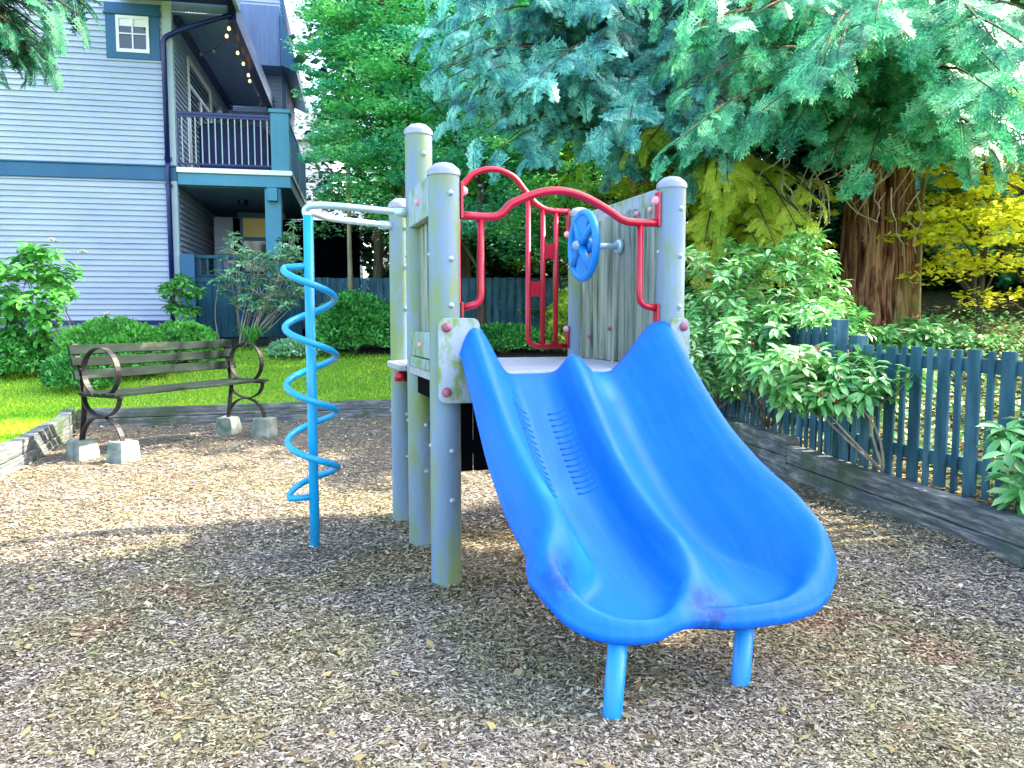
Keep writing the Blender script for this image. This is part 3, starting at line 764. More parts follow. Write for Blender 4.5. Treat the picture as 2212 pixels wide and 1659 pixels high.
# ---------------------------------------------------------------- timber edging
def edging(name, label, a, b, z1, outer, cut=True, courses=((-.15, .095), (.10, None)), wid=.11, group='timber edging round the playground'):
    a = Vector((*a, 0)); b = Vector((*b, 0)); d = (b-a); L = d.length; rz = math.atan2(d.y, d.x)
    t = thing(name, label, 'timber edging', a, rz, group)
    for (za, zb) in courses:
        zb = zb if zb is not None else z1
        o0 = .0 if za > 0 else -.006
        y0, y1 = (o0, wid) if outer > 0 else (-wid, -o0)
        mb = MB(); n_ = max(2, int(L/.25)); vs = []
        for i in range(n_+1):
            x = L*i/n_; jz = random.uniform(-.004, .004)
            vs += [(x, y0+random.uniform(-.003,.003), za), (x, y1, za), (x, y1, zb+jz), (x, y0+random.uniform(-.003,.003), zb+jz)]
        fs = [(0,3,2,1), (4*n_, 4*n_+1, 4*n_+2, 4*n_+3)]
        for i in range(n_):
            for k in range(4): fs.append((4*i+k, 4*i+(k+1) % 4, 4*i+4+(k+1) % 4, 4*i+4+k))
        mb.add(vs, fs); mb.build('timber', M['timber'], t, .006)
    return t
edging('timber_edging', 'long dark timber edging running behind the bench along the lawn', (-4.80, 8.52), (.9, 10.36), .205, 1)
edging('timber_edging', 'short upright-ended timber edging at the back left corner beside the bench', (-4.48, 7.80), (-4.82, 8.52), .225, 1)
edging('timber_edging', 'dark left timber edging section between the kink and the back corner', (-4.085, 6.62), (-4.48, 7.79), .225, 1)
edging('timber_edging', 'sunlit tan timber edging at the left edge of the photo', (-3.30, 3.6), (-4.085, 6.61), .215, 1)
edging('timber_edging', 'bleached-top timber edging running under the near picket fence at right', (2.95, .5), (2.115, 5.93), .222, -1)
edging('timber_edging', 'raised dark timber edging under the far picket fence just right of the slide', (2.115, 5.94), (1.55, 9.2), .29, -1, courses=((-.15, .14), (.145, None)))

# ---------------------------------------------------------------- fences
def fence(label, a, b, h, z0, group=None, posts=(0, 1), period=.222, side=1, ww=.088, wn=.042, slope=0.0, name='picket_fence'):
    a = Vector((*a, 0)); b = Vector((*b, 0)); d = b-a; L = d.length; rz = math.atan2(d.y, d.x)
    t = thing(name, label, 'fence', (a.x, a.y, z0), rz, group)
    mb = MB(); x = .03; i = 0
    while x < L-.03:
        wdt = ww if i % 2 == 0 else wn
        zt = h + slope*x + random.uniform(-.008, .008)
        zb = slope*x + random.uniform(-.01, .02)
        lean = random.uniform(-.006, .006)
        mb.add([(x,0,zb),(x+wdt,0,zb),(x+wdt,.018,zb),(x,.018,zb),(x+lean,0,zt),(x+wdt+lean,0,zt),(x+wdt+lean,.018,zt),(x+lean,.018,zt)],
               [(0,3,2,1),(4,5,6,7),(0,1,5,4),(1,2,6,5),(2,3,7,6),(3,0,4,7)])
        x += wdt + (period-ww-wn)/2; i += 1
    mb.build('picket_panel', M['fence'], t, .003)
    for zr in (.16, h-.13):
        mb = MB(); mb.add([(0,.0185,zr),(L,.0185,zr+slope*L),(L,.058,zr+slope*L),(0,.058,zr),(0,.0185,zr+.08),(L,.0185,zr+.08+slope*L),(L,.058,zr+.08+slope*L),(0,.058,zr+.08)],
               [(0,3,2,1),(4,5,6,7),(0,1,5,4),(1,2,6,5),(2,3,7,6),(3,0,4,7)])
        mb.build('rail', M['fence'], t)
    for p in posts:
        mb = MB(); xx_ = p*L; mb.box(xx_-.045, xx_+.045, .061, .15, -.3, h+slope*xx_+.06); mb.build('fence_post', M['fence'], t, .006)
    return t
fence('near teal picket fence with alternating wide and narrow boards at right edge', (2.31, 5.50), (3.10, 2.2), .86, .17, None, (.02, .55))
fence('far taller teal picket fence behind the slide, under the rhododendrons', (2.0, 8.3), (2.28, 5.56), .93, .21, None, (0, .97), slope=-.0)
fence('dark teal fence across the back of the garden behind the hedges', (-5.2, 15.2), (3.0, 15.2), .98, 1.02, None, (0, .25, .5, .75), period=.15, ww=.11, wn=.02)

# ---------------------------------------------------------------- house
HA = R(11)
house = thing('apartment_house', 'pale blue grey clapboard apartment house with stacked balconies', 'house', (-6.162, 14.5, 0), HA)
def siding(mb, s0, s1, z0, z1, exp=.1, d=0.0, face='front', proud=.032):
    z = z0
    while z < z1-.01:
        zt = min(z+exp, z1)
        if face == 'front':
            mb.add([(s0, d-proud, z), (s1, d-proud, z), (s1, d-.002, zt), (s0, d-.002, zt), (s0, d, z), (s1, d, z)], [(0,1,2,3), (0,4,5,1)])
        else:
            mb.add([(d+proud, s0, z), (d+proud, s1, z), (d+.002, s1, zt), (d+.002, s0, zt), (d, s0, z), (d, s1, z)], [(0,1,2,3), (0,4,5,1)])
        z += exp
mb = MB(); siding(mb, -9, -.13, 1.18, 3.72); siding(mb, -9, -.13, 4.0, 9.6)
siding(mb, .12, 6.2, 1.18, 3.66, face='side'); siding(mb, .12, 6.2, 3.97, 6.75, face='side'); siding(mb, .12, 6.2, 6.75, 9.6, face='side')
mb.build('siding_wall', M['sid'], house)
mb = MB(); mb.box(-9, 0, .003, 9, .6, 9.6); mb.build('wall_core', M['sid'], house)
mb = MB(); mb.box(-9, .01, -.012, .0, .70, 1.175); mb.build('foundation', M['found'], house)
mb = MB(); mb.box(-9, .02, -.03, -.002, 1.10, 1.18); mb.build('base_trim', M['navy'], house)
mb = MB(); mb.box(-9, .035, -.045, -.001, 3.725, 3.965); mb.box(-9, .035, -.07, -.001, 3.967, 3.995); bd = mb.build('band_board', M['trimblue'], house, .004)
for (za, zb) in ((1.18, 3.722), (3.998, 7.2)):
    mb = MB(); mb.box(-.125, .03, -.03, .0, za, zb); mb.box(.002, .032, .002, .115, za, zb); mb.build('corner_board', M['corner'], house, .003)
# small window
mb = MB(); mb.box(-1.07, -.90, -.045, -.018, 5.84, 6.58); mb.box(-.345, -.175, -.045, -.018, 5.84, 6.58); mb.box(-.898, -.347, -.045, -.018, 5.84, 5.945); mb.box(-1.08, -.165, -.05, -.018, 6.582, 6.80)
mb.box(-1.10, -.145, -.075, -.018, 6.60, 6.63)
wn_ = mb.build('window', M['trimblue'], house, .003)
mb = MB(); xa, xb, za, zb = -.897, -.348, 5.948, 6.58
for bx in ((xa, xa+.05, za, zb), (xb-.05, xb, za, zb), (xa+.05, xb-.05, za, za+.06), (xa+.05, xb-.05, zb-.05, zb), ((xa+xb)/2-.012, (xa+xb)/2+.012, za+.06, zb-.05), (xa+.05, (xa+xb)/2-.012, 6.26, 6.28), ((xa+xb)/2+.012, xb-.05, 6.26, 6.28)):
    mb.box(bx[0], bx[1], -.058, -.019, bx[2], bx[3])
mb.build('window_frame', M['white'], wn_)
mb = MB(); mb.box(xa+.05, xb-.05, -.034, -.030, za+.06, zb-.05); mb.build('pane', M['glass'], wn_)
mb = MB(); mb.box(xa+.052, xb-.052, -.040, -.036, 6.40, 6.53); mb.build('blind', M['white'], wn_)
# balcony
mb = MB(); mb.box(.04, 2.04, -.02, 4.7, 3.66, 3.875); bal = mb.build('balcony', M['trimteal'], house, .004)
mb = MB(); mb.box(.034, 2.07, -.06, 4.72, 3.877, 3.965); mb.build('balcony_deck_edge', M['white'], bal, .004)
mb = MB(); mb.box(.036, 1.9, .1, 4.6, 3.645, 3.658); mb.build('balcony_ceiling', M['soffit'], bal)
rail = MB(); rail.box(.06, 1.70, -.015, .04, 4.925, 4.975); rail.box(.06, 1.70, .0, .03, 4.88, 4.9249); rail.box(.06, .085, .005, .025, 4.03, 4.8799); rail.box(.0851, 1.70, .0, .03, 4.03, 4.06)
rl = rail.build('railing', M['navy'], bal, .004)
for i in range(14):
    x = .14+i*.115; mb = MB(); mb.box(x-.009, x+.009, .006, .024, 4.06, 4.88); mb.build('baluster', M['corner'], rl)
mb = MB(); mb.box(1.70, 2.03, -.03, .30, 3.967, 5.02); mb.box(1.67, 2.06, -.06, .33, 5.022, 5.09); bp = mb.build('balcony_post', M['trimteal'], bal, .006)
mb = MB(); mb.box(1.765, 1.965, -.036, -.031, 4.10, 4.13); mb.box(1.765, 1.965, -.036, -.031, 4.86, 4.89); mb.box(1.765, 1.785, -.036, -.031, 4.13, 4.86); mb.box(1.945, 1.965, -.036, -.031, 4.13, 4.86); mb.build('panel_moulding', M['trimteal'], bp)
mb = MB(); mb.box(1.98, 2.02, .30, 4.6, 4.925, 4.975); mb.box(1.985, 2.015, .30, 4.6, 4.03, 4.06)
for i in range(34): mb.box(1.991, 2.009, .36+i*.125, .378+i*.125, 4.06, 4.925)
mb.build('side_railing', M['trimteal'], bal)
for yp in (2.3, 4.45):
    mb = MB(); mb.box(1.83, 2.03, yp, yp+.2, 3.967, 5.05); mb.build('railing_post', M['trimteal'], bal, .005)
# column and porch
mb = MB(); mb.box(1.56, 1.85, .02, .31, .8, 3.645); mb.build('porch_column', M['trimteal'], house, .006)
mb = MB(); mb.box(1.62, 1.80, -.12, .018, 3.40, 3.64); mb.build('column_bracket', M['trimteal'], house, .006)
mb = MB()
for i in range(14):
    x = .32+i*.134; mb.box(x, x+.128, -.02, .0, .86, 1.88)
mb.box(.27, 2.2, -.03, .02, 1.882, 1.975)
ps = mb.build('porch_skirt', M['skirt'], house, .004)
mb = MB(); mb.box(.05, .30, -.10, .10, .8, 2.40); mb.build('porch_newel', M['trimblue'], house, .006)
mb = MB(); mb.box(.27, 2.2, -.03, .05, 2.33, 2.385); mb.box(.27, 2.2, -.01, .03, 2.0, 2.03)
for i in range(14): mb.box(.36+i*.13, .40+i*.13, -.005, .025, 2.03, 2.33)
mb.build('porch_railing', M['skirt'], house)
mb = MB(); mb.box(.04, 2.2, .05, 4.6, 1.15, 1.22); mb.build('porch_floor', M['found'], house)
mb = MB(); mb.box(.04, 3.3, 4.62, 4.75, .8, 3.64); mb.build('porch_back_wall', M['dark'], house)  # wall coloured near-black to put the recess shade into it
mb = MB(); siding(mb, .22, .60, 1.2, 3.4, d=2.5); mb.box(.22, .60, 2.503, 2.56, 1.2, 3.4); mb.build('porch_wing_wall', M['sid'], house)
mb = MB(); mb.box(.82, 1.29, 2.46, 2.49, 2.98, 3.38); mb.build('porch_blind', M['blind'], house)
mb = MB(); mb.box(.72, 1.7, 2.44, 2.48, 3.385, 3.50); mb.box(.76, .82, 2.44, 2.49, 1.3, 3.38); mb.box(1.29, 1.35, 2.44, 2.49, 1.3, 3.38); mb.box(.82, 1.29, 2.44, 2.49, 2.90, 2.975); mb.build('porch_window_frame', M['trimblue'], house)
mb = MB(); mb.box(.82, 1.29, 2.47, 2.485, 1.3, 2.90); mb.build('porch_pane', M['glass'], house)
mb = MB(); mb.lathe([(0, 3.50), (.06, 3.50), (.10, 3.56), (.11, 3.64)], (.95, 1.6, 0), 16); mb.build('porch_light', M['navy'], house)
# patio door on the side wall
mb = MB()
for (ya, yb_, za, zb) in ((1.25, 1.35, 4.0, 6.35), (3.55, 3.65, 4.0, 6.35), (1.35, 3.55, 6.25, 6.35), (1.35, 3.55, 5.78, 5.86), (2.4, 2.5, 4.0, 5.78)):
    mb.box(.018, .05, ya, yb_, za, zb)
dr = mb.build('patio_door', M['white'], house)
mb = MB(); mb.box(.018, .025, 1.35, 3.55, 4.0, 6.25); mb.build('pane', M['glass'], dr)
mb = MB(); mb.tube([(.10, 4.2, 4.0), (.10, 4.2, 5.9)], .05, 12); mb.tube([(.10, 4.2, 5.9), (.10, 4.2, 6.15)], .075, 12); mb.build('flue_pipe', M['galv'], house)
# upper slab over the balcony
mb = MB(); mb.box(.034, 1.0, .0, 6.2, 6.70, 6.72); up = mb.build('upper_ceiling', M['soffit'], house)
mb = MB(); mb.box(1.003, 1.15, -.04, 6.3, 6.62, 6.98); mb.box(.033, .14, .12, 6.2, 6.58, 6.70); mb.build('edge_beam', M['navy'], up)
mb = MB(); mb.box(-.8, 1.20, -1.7, -.04, 6.88, 6.92); uw = mb.build('upper_balcony', M['navy'], house)
mb = MB(); mb.box(1.16, 1.22, -1.75, -.02, 6.78, 7.00); mb.box(1.165, 1.235, -1.75, -.02, 7.003, 7.16); mb.box(-.8, 1.155, -1.76, -1.70, 6.78, 7.16); mb.build('fascia_board', M['sid'], uw, .004)
mb = MB()
for i in range(15): mb.box(1.18, 1.20, -1.68+i*.115, -1.66+i*.115, 7.165, 8.1)
mb.box(1.17, 1.22, -1.72, .05, 8.1, 8.15); mb.box(1.16, 1.24, -.06, .06, 7.165, 8.2); mb.build('upper_railing', M['corner'], uw)
mb = MB(); mb.box(.034, 1.15, .0, .03, 6.74, 6.98); mb.build('upper_frieze', M['soffit'], up)
# rear wing with eave
mb = MB(); siding(mb, -.5, 1.42, 3.0, 9.6, d=6.4); mb.box(-.5, 1.42, 6.403, 9.5, 1.0, 9.6); siding(mb, 6.4, 9.5, 3.0, 9.6, d=1.42, face='side')
rw = mb.build('rear_wing', M['sid'], house)
mb = MB(); mb.box(1.36, 1.46, 6.37, 6.402, 3.0, 9.6); mb.build('corner_board', M['trimblue'], rw)
mb = MB(); mb.add([(1.43,5.4,8.85),(1.43,9.5,8.85),(1.43,9.5,7.55),(1.43,5.4,7.55),(1.80,5.4,7.40),(1.80,9.5,7.40),(1.84,5.4,7.55),(1.84,9.5,7.55)],
       [(0,3,4,6),(1,7,5,2),(0,6,7,1),(3,2,5,4),(4,5,7,6),(0,1,2,3)]); mb.build('eave', M['trimblue'], rw)
mb = MB(); mb.box(.3, 1.41, 5.5, 6.35, 7.55, 9.0); mb.build('bay', M['soffit'], rw)
# downspout
mb = MB(); mb.tube(corner([(1.08, -.10, 6.70), (.25, -.10, 6.40), (-.10, -.10, 6.22), (-.10, -.10, 4.02)], .10, 5), .046, 12)
mb.tube(corner([(-.10, -.10, 4.02), (-.10, -.115, 3.9), (-.10, -.115, 3.78), (-.10, -.10, 3.65), (-.10, -.10, .82)], .03, 3), .046, 12)
ds = mb.build('downspout', M['navy'], house)
mb = MB()
for z in (3.6, 4.08): mb.box(-.16, -.04, -.11, -.035, z, z+.05)
mb.build('pipe_strap', M['navy'], ds)
# string lights
slt = thing('string_lights', 'string of warm globe lights hung under the upper balcony edge', 'string lights', (-6.162, 14.5, 0), HA)
wire = [(1.02, .05, 6.60), (.96, .2, 6.52), (.75, .6, 6.38), (.45, 1.0, 6.36), (.2, 1.3, 6.48)]
w2 = [(.98, .05, 6.60)]+[(1.0-.05*math.sin(i*1.3)**2, .2+i*.35, 6.58-.10*abs(math.sin(i*1.1))) for i in range(16)]+[(.7, 5.3, 6.45), (.3, 5.2, 6.5)]
mb = MB(); mb.tube(smooth_path(wire, 5), .006, 5); mb.tube(smooth_path(w2, 3), .006, 5); mb.build('wire', M['navy'], slt)
for k, p in enumerate([(1.0,.08,6.52),(.93,.25,6.44),(.97,1.3,6.48),(.98,2.0,6.49),(1.0,2.6,6.44),(.96,3.1,6.46),(.98,4.2,6.46),(.95,4.9,6.44),(.6,.82,6.33),(.3,1.2,6.38)]):
    mb = MB(); mb.lathe([(0, -.04), (.022, -.032), (.032, -.008), (.024, .02), (.012, .035), (0, .036)], p, 12); mb.build('bulb', M['bulb'] if k < 6 else M['cap'], slt)
# covered grill on the balcony
cg = MB()
prof = [(0, 3.97), (0, 4.80), (.08, 4.86), (.35, 4.90), (.55, 4.82), (.75, 4.80), (1.0, 4.90), (1.15, 4.86), (1.28, 4.74), (1.32, 3.97)]
pr = [(p[0]+.36, .35, p[1]) for p in prof]+[(p[0]+.36, .95, p[1]) for p in prof]; n_ = len(prof)
cg.add(pr, [list(range(n_)), list(range(2*n_-1, n_-1, -1))]+[[i, n_+i, n_+(i+1) % n_, (i+1) % n_] for i in range(n_)])
g_ = cg.build('covered_grill', M['tarp'], None, .04); g_.location = (-6.162, 14.5, 0); g_.rotation_euler = (0, 0, HA)
tag(g_, 'grill under a dark cover standing behind the balcony railing', 'grill')

# neighbour cottage far behind
def cottage(label, x, y, z, w_, h_, rh, rz=0):
    t = thing('cottage', label, 'house', (x, y, z), rz)
    mb = MB(); mb.box(-w_/2, w_/2, 0, 4, 0, h_); siding(mb, -w_/2, w_/2, .1, h_, .18); mb.build('wall', M['cream'], t)
    mb = MB(); mb.add([(-w_/2-.3,-.4,h_-.02),(w_/2+.3,-.4,h_-.02),(w_/2+.3,4.4,h_-.02),(-w_/2-.3,4.4,h_-.02),(-w_/2-.3,2,h_+rh),(w_/2+.3,2,h_+rh)], [(0,1,5,4),(2,3,4,5),(1,2,5),(3,0,4),(0,3,2,1)]); mb.build('roof', M['roof'], t)
    mb = MB(); mb.box(.1, .9, -.06, -.02, .1, 2.1); mb.build('door', M['navy'], t)
    mb = MB(); mb.box(-w_/2+.4, -w_/2+1.4, -.06, -.02, 1.0, 2.1); mb.box(.25, .75, -.075, -.062, 1.2, 1.9); mb.build('window', M['glass'], t)
    return t
cottage('small cream cottage with grey roof seen far behind the trees', -7.5, 29, 1.9, 4.0, 2.5, 1.2)
cottage('distant pale house roof just right of the balcony corner', -12.0, 42, 6.0, 5.0, 4.6, 2.0)

# ---------------------------------------------------------------- vegetation
def clump_leaves(cent, rad, flat, per, lsize, lw=.55, tilt=.6, rng=RNG, droop=0):
    """cent (K,3); leaves scattered in flattened clumps"""
    K = len(cent); n = K*per
    c = np.repeat(cent, per, 0); rr = np.repeat(rad, per)
    d = rng.normal(0, 1, (n, 3)); d /= np.linalg.norm(d, axis=1)[:, None]
    q = rng.uniform(0, 1, n)**(1/2.4)
    P = c + d*(q*rr)[:, None]*np.array([1, 1, flat])
    P[:, 2] -= droop*(q*rr)
    a, b, _ = frames(n, tilt, rng)
    L = lsize*np.exp(rng.normal(0, .25, n))
    return rhomb(P, a, b, L, L*lw, .65)
def trunk_mesh(x, y, z0, h, r, lean=(0, 0), wob=.1, seg=10):
    mb = MB(); n_ = 10; pts = []; rs = []
    px_, py_ = random.uniform(0, 6), random.uniform(0, 6)
    for i in range(n_+1):
        t = i/n_
        pts.append((x+lean[0]*t+wob*math.sin(px_+3*t)*t, y+lean[1]*t+wob*math.sin(py_+2.6*t)*t, z0-.2+(h+.2)*t)); rs.append(r*(1-.75*t)*(1+.35*math.exp(-t*14)))
    mb.tube(pts, rs, seg); return mb, pts
def decid(name, label, cat, x, y, h, r, cr, z_lo, mat, leaves=26000, lsize=.085, bark='bark', lean=(0, 0), group=None, K=150, flat=.28, limbs=14, sq=(1, 1), off=(0, 0)):
    z0 = Hs(x, y)
    t = thing(name, label, cat, (x, y, z0), 0, group)
    mb, pts = trunk_mesh(0, 0, 0, h*.93, r, lean)
    rng = np.random.default_rng(int(abs(x*100+y*31)) + 5)
    zz = rng.uniform(z_lo, h, K); tt = (zz-z_lo)/(h-z_lo)
    env = np.sqrt(np.clip(1-(2*tt-.85)**2/1.4, .08, 1))*cr
    az = rng.uniform(0, 2*np.pi, K); q = rng.uniform(.1, 1, K)**.6
    cx = lean[0]*zz/h+np.cos(az)*q*env*sq[0]+off[0]; cy = lean[1]*zz/h+np.sin(az)*q*env*sq[1]+off[1]
    cent = np.stack([cx, cy, zz+rng.normal(0, .1, K)], -1)
    for k in rng.choice(K, min(limbs, K), False):
        e = Vector(cent[k]); f = max(.12, min(.95, (e.z-.25*(e-Vector((0,0,e.z))).length)/h)); s_ = Vector(pts[int(f*10)])
        m_ = s_.lerp(e, .5)+Vector((0, 0, .12*(e-s_).length))
        mb.tube(smooth_path([s_, m_, e], 4), [r*.35*(1-.8*i/8)+.006 for i in range(9)], 6)
    mb.build('trunk', M[bark], t)
    Q = clump_leaves(cent, cr*rng.uniform(.18, .42, K), flat, leaves//K, lsize, .6, .55, rng, .1)
    np_obj('crown', Q, 4, M[mat], t)
    return t

# cedar spray template in its own plane (x = axis)
def spray_template():
    Q = []
    def leaf(p, d, L, w_):
        p = np.array(p, float); d = np.array(d, float); d /= np.linalg.norm(d); s_ = np.array([-d[1], d[0], 0])
        Q.append([p, p+d*L*.45-s_*w_, p+d*L, p+d*L*.45+s_*w_])
    n_ = 9
    leaf((0, 0, 0), (1, 0, 0), 1.04, .022)
    for k in range(n_):
        x = .05+.86*k/n_
        for sg in (1, -1):
            an = R(50-14*k/n_)*sg; L = .46*(1-.74*x)*(1+.16*math.sin(k*2.1+sg)); d = (math.cos(an), math.sin(an), 0)
            leaf((x, 0, 0), d, L, .024)
            m_ = 3 if L > .24 else (2 if L > .15 else 1)
            for j in range(m_):
                f = (j+.7)/(m_+.4)
                for s2 in (1, -1):
                    a2 = an+R(36)*s2; leaf((x+d[0]*L*f, d[1]*L*f, 0), (math.cos(a2), math.sin(a2), 0), .13*(1-.35*f), .018)
    return np.array(Q)
SPRAY = spray_template()
def spray_place(P, A, Nn, S, curl):
    """P base, A axis, Nn normal, S size; returns quads"""
    n = len(P); A = A/np.linalg.norm(A, axis=1)[:, None]; Nn = Nn-A*np.sum(Nn*A, 1)[:, None]; Nn /= np.linalg.norm(Nn, axis=1)[:, None]
    B = np.cross(Nn, A)
    T = SPRAY  # (m,4,3)
    x = T[None, :, :, 0]; y = T[None, :, :, 1]; cz = -curl[:, None, None]*(x**2) - .22*np.abs(y)
    out = P[:, None, None, :] + S[:, None, None, None]*(x[..., None]*A[:, None, None, :] + y[..., None]*B[:, None, None, :] + cz[..., None]*np.where(Nn[:, None, None, 2:3] > -2, Nn[:, None, None, :], 0))
    return out.reshape(-1, 4, 3)
FINE = [1.15, .80]
def boughs_to(crown_list, mb, start, end, nf, size, rng, sag=.25, r=.03):
    nf = int(nf*FINE[0]); size = size*FINE[1]
    s_ = Vector(start); e = Vector(end); L = (e-s_).length
    pts = []
    for i in range(9):
        t = i/8; p = s_.lerp(e, t); p.z += L*sag*(math.sin(math.pi*t)*.55) - 0*t
        pts.append(p)
    mb.tube(pts, [r*(1-.85*i/8) for i in range(9)], 5)
    PT = np.array([tuple(p) for p in pts])
    tt = np.sort(rng.uniform(.22, 1, nf)); tt[-1] = 1
    base = np.stack([np.interp(tt, np.linspace(0, 1, 9), PT[:, k]) for k in range(3)], -1)
    dirv = np.array(tuple((e-s_).normalized())); hd = np.array([dirv[0], dirv[1], 0]); hd /= max(.2, np.linalg.norm(hd))
    side = np.array([-hd[1], hd[0], 0])
    sg = np.where(np.arange(nf) % 2 == 0, 1, -1)*rng.uniform(.5, 1.3, nf); sg[-1] = 0
    A = hd[None]*rng.uniform(.2, 1.0, nf)[:, None] + side[None]*sg[:, None] + np.array([0, 0, -1])[None]*rng.uniform(.25, 1.5, nf)[:, None]
    Nn = np.array([0, 0, 1])[None]*rng.uniform(.3, 1.2, nf)[:, None] + rng.normal(0, .40, (nf, 3)) + hd[None]*.75
    S = size*rng.uniform(.65, 1.25, nf)*(1.1-.35*tt)
    crown_list.append(spray_place(base, A, Nn, S, rng.uniform(.1, .45, nf)))
def cedar(name, label, x, y, h, r, boughs, mat, group=None, bark='cedarbark', size=.55, seed=1, flute=True, trunk_top=None):
    rng = np.random.default_rng(seed); z0 = Hs(x, y)
    t = thing(name, label, 'tree', (x, y, z0), 0, group)
    # fluted trunk
    seg = 48; nz = 34; V = []; F = []
    ph = rng.uniform(0, 6, 8)
    for i in range(nz+1):
        z = -.3+(h+.3)*(i/nz)**1.5; tz = max(0, z)/h
        rad = r*(1-.8*tz)*(1+.38*math.exp(-max(0, z)/.45))
        for k in range(seg):
            a_ = 2*math.pi*k/seg
            f = 1+.07*math.sin(5*a_+ph[0]+.12*z)+.045*math.sin(9*a_+ph[1]-.2*z)+.03*math.sin(17*a_+ph[2]+.3*z)+.022*math.sin(23*a_+ph[3]) + .10*math.exp(-max(0, z)/.5)*math.sin(6*a_+ph[4])
            V.append((rad*f*math.cos(a_), rad*f*math.sin(a_), z))
    for i in range(nz):
        for k in range(seg):
            F.append([i*seg+k, i*seg+(k+1) % seg, (i+1)*seg+(k+1) % seg, (i+1)*seg+k])
    tr = MB(); tr.add(V, F, True); mb = MB(); cr = []
    for (st, en, nf) in boughs:
        boughs_to(cr, mb, (st[0]-x, st[1]-y, st[2]-z0), (en[0]-x, en[1]-y, en[2]-z0), nf, size, rng)
    to = tr.build('trunk', M[bark], t)
    mb.build('limbs', M['bark'], t)
    np_obj('crown', np.concatenate(cr), 4, M[mat], t)
    return t
def ring_boughs(x, y, z0, z1, n, L0, L1, rng, nf=18, az0=0, az1=360, drop=.35):
    B = []
    for i in range(n):
        z = rng.uniform(z0, z1); f = (z-z0)/(z1-z0); L = (L0+(L1-L0)*f)*rng.uniform(.65, 1.1); a_ = R(rng.uniform(az0, az1))
        B.append(((x, y, z+drop*L*.4), (x+L*math.cos(a_), y+L*math.sin(a_), z-drop*L*.6), int(nf*L/3)+4))
    return B
F_ = 1680.; TH = R(4.76)
def at(px, py, Y):      # point seen at a pixel of the 2212 wide photo, at distance Y
    u = (px-1106)/F_; v = (829.5-py)/F_
    d = Vector((u, math.cos(TH)+v*math.sin(TH), -math.sin(TH)+v*math.cos(TH)))
    return Vector((0, 0, 1.2))+d*(Y/d.y)

rg = np.random.default_rng(5)
# main big red cedar right
cx, cy = 4.75, 10.2
B = []
def fill(tx, ty, x0, x1, y0, y1, d0, d1, n, up=.9, nf=17, hem=None):
    for i in range(n):
        px_ = rg.uniform(x0, x1); py_ = rg.uniform(y0, y1)
        if hem is not None: py_ = min(py_, hem(px_))
        e = at(px_, py_, rg.uniform(d0, d1))
        dx_, dy_ = e.x-tx, e.y-ty; L = math.hypot(dx_, dy_)
        k = min(1, 3.6/max(L, .1)); sx_, sy_ = e.x-dx_*k, e.y-dy_*k
        B.append(((sx_, sy_, e.z+up*rg.uniform(.3, 1.1)), tuple(e), nf))
hem1 = lambda x: float(np.interp(x, [1350, 1450, 1550, 1700, 1790, 1850, 1930, 1990, 2050, 2150, 2300], [330, 330, 290, 210, 120, 50, 50, 110, 270, 290, 310]))
fill(cx, cy, 1420, 2350, -60, 420, 7.0, 10.5, 95, hem=hem1)
fill(cx, cy, 1750, 2250, 60, 400, 5.6, 7.5, 16, hem=hem1)
for (px_, py_, d_) in ((1790, 345, 8.2), (1870, 375, 8.0), (2160, 350, 7.4), (2080, 330, 7.8), (2200, 200, 6.5), (2150, 90, 6.5), (1720, 260, 8.2)):
    e = at(px_, py_, d_); B.append(((cx+.1, cy-.3, e.z+1.0), tuple(e), 15))
big = cedar('red_cedar', 'huge red cedar with fluted reddish trunk behind the near fence at right', cx, cy, 15, .43, B, 'L_cedar', seed=3, size=.62)
# middle cedar hanging over the centre top
B = []
tx, ty = 2.1, 12.6
hem2 = lambda x: float(np.interp(x, [880, 950, 1100, 1200, 1300, 1400, 1500, 1600], [120, 250, 330, 370, 340, 390, 400, 330]))
fill(tx, ty, 930, 1620, -60, 400, 8.5, 12.0, 110, hem=hem2, nf=18)
B += ring_boughs(tx, ty, 4, 13, 40, 4.2, 1.5, rg)
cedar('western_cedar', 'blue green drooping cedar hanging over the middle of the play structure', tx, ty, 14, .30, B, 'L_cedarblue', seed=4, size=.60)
# yellowing lower boughs tree between
B = []
tx, ty = 3.1, 11.6
fill(tx, ty, 1500, 1790, 380, 610, 8.3, 10.0, 34, nf=12)
fill(tx, ty, 1480, 1700, 380, 560, 10.0, 11.5, 20, nf=12)
B += ring_boughs(tx, ty, 3.5, 10, 30, 3.0, 1.2, rg)
cedar('young_cedar', 'young cedar with yellowing lower branches left of the big trunk', tx, ty, 11, .14, B, 'L_cedaryel', seed=6, size=.45)
# cedar at top left, hanging into the frame
B = []
for i in range(70):
    px_ = rg.uniform(-160, 185); py_ = rg.uniform(-80, 40) + (60 if px_ < 110 else 0) + rg.uniform(0, 90)*(px_ < 150)
    e = at(px_, min(py_, 165-.35*max(0, px_)), rg.uniform(4.6, 5.6)); B.append(((-4.6, 5.2, e.z+.5), tuple(e), 12))
B += ring_boughs(-5.3, 5.0, 3.6, 8.5, 20, 2.2, 1.0, rg, 10)
cedar('overhanging_cedar', 'dark green cedar branches hanging in at the top left corner', -5.6, 4.9, 9, .2, B, 'L_cedardark', seed=8, size=.34)

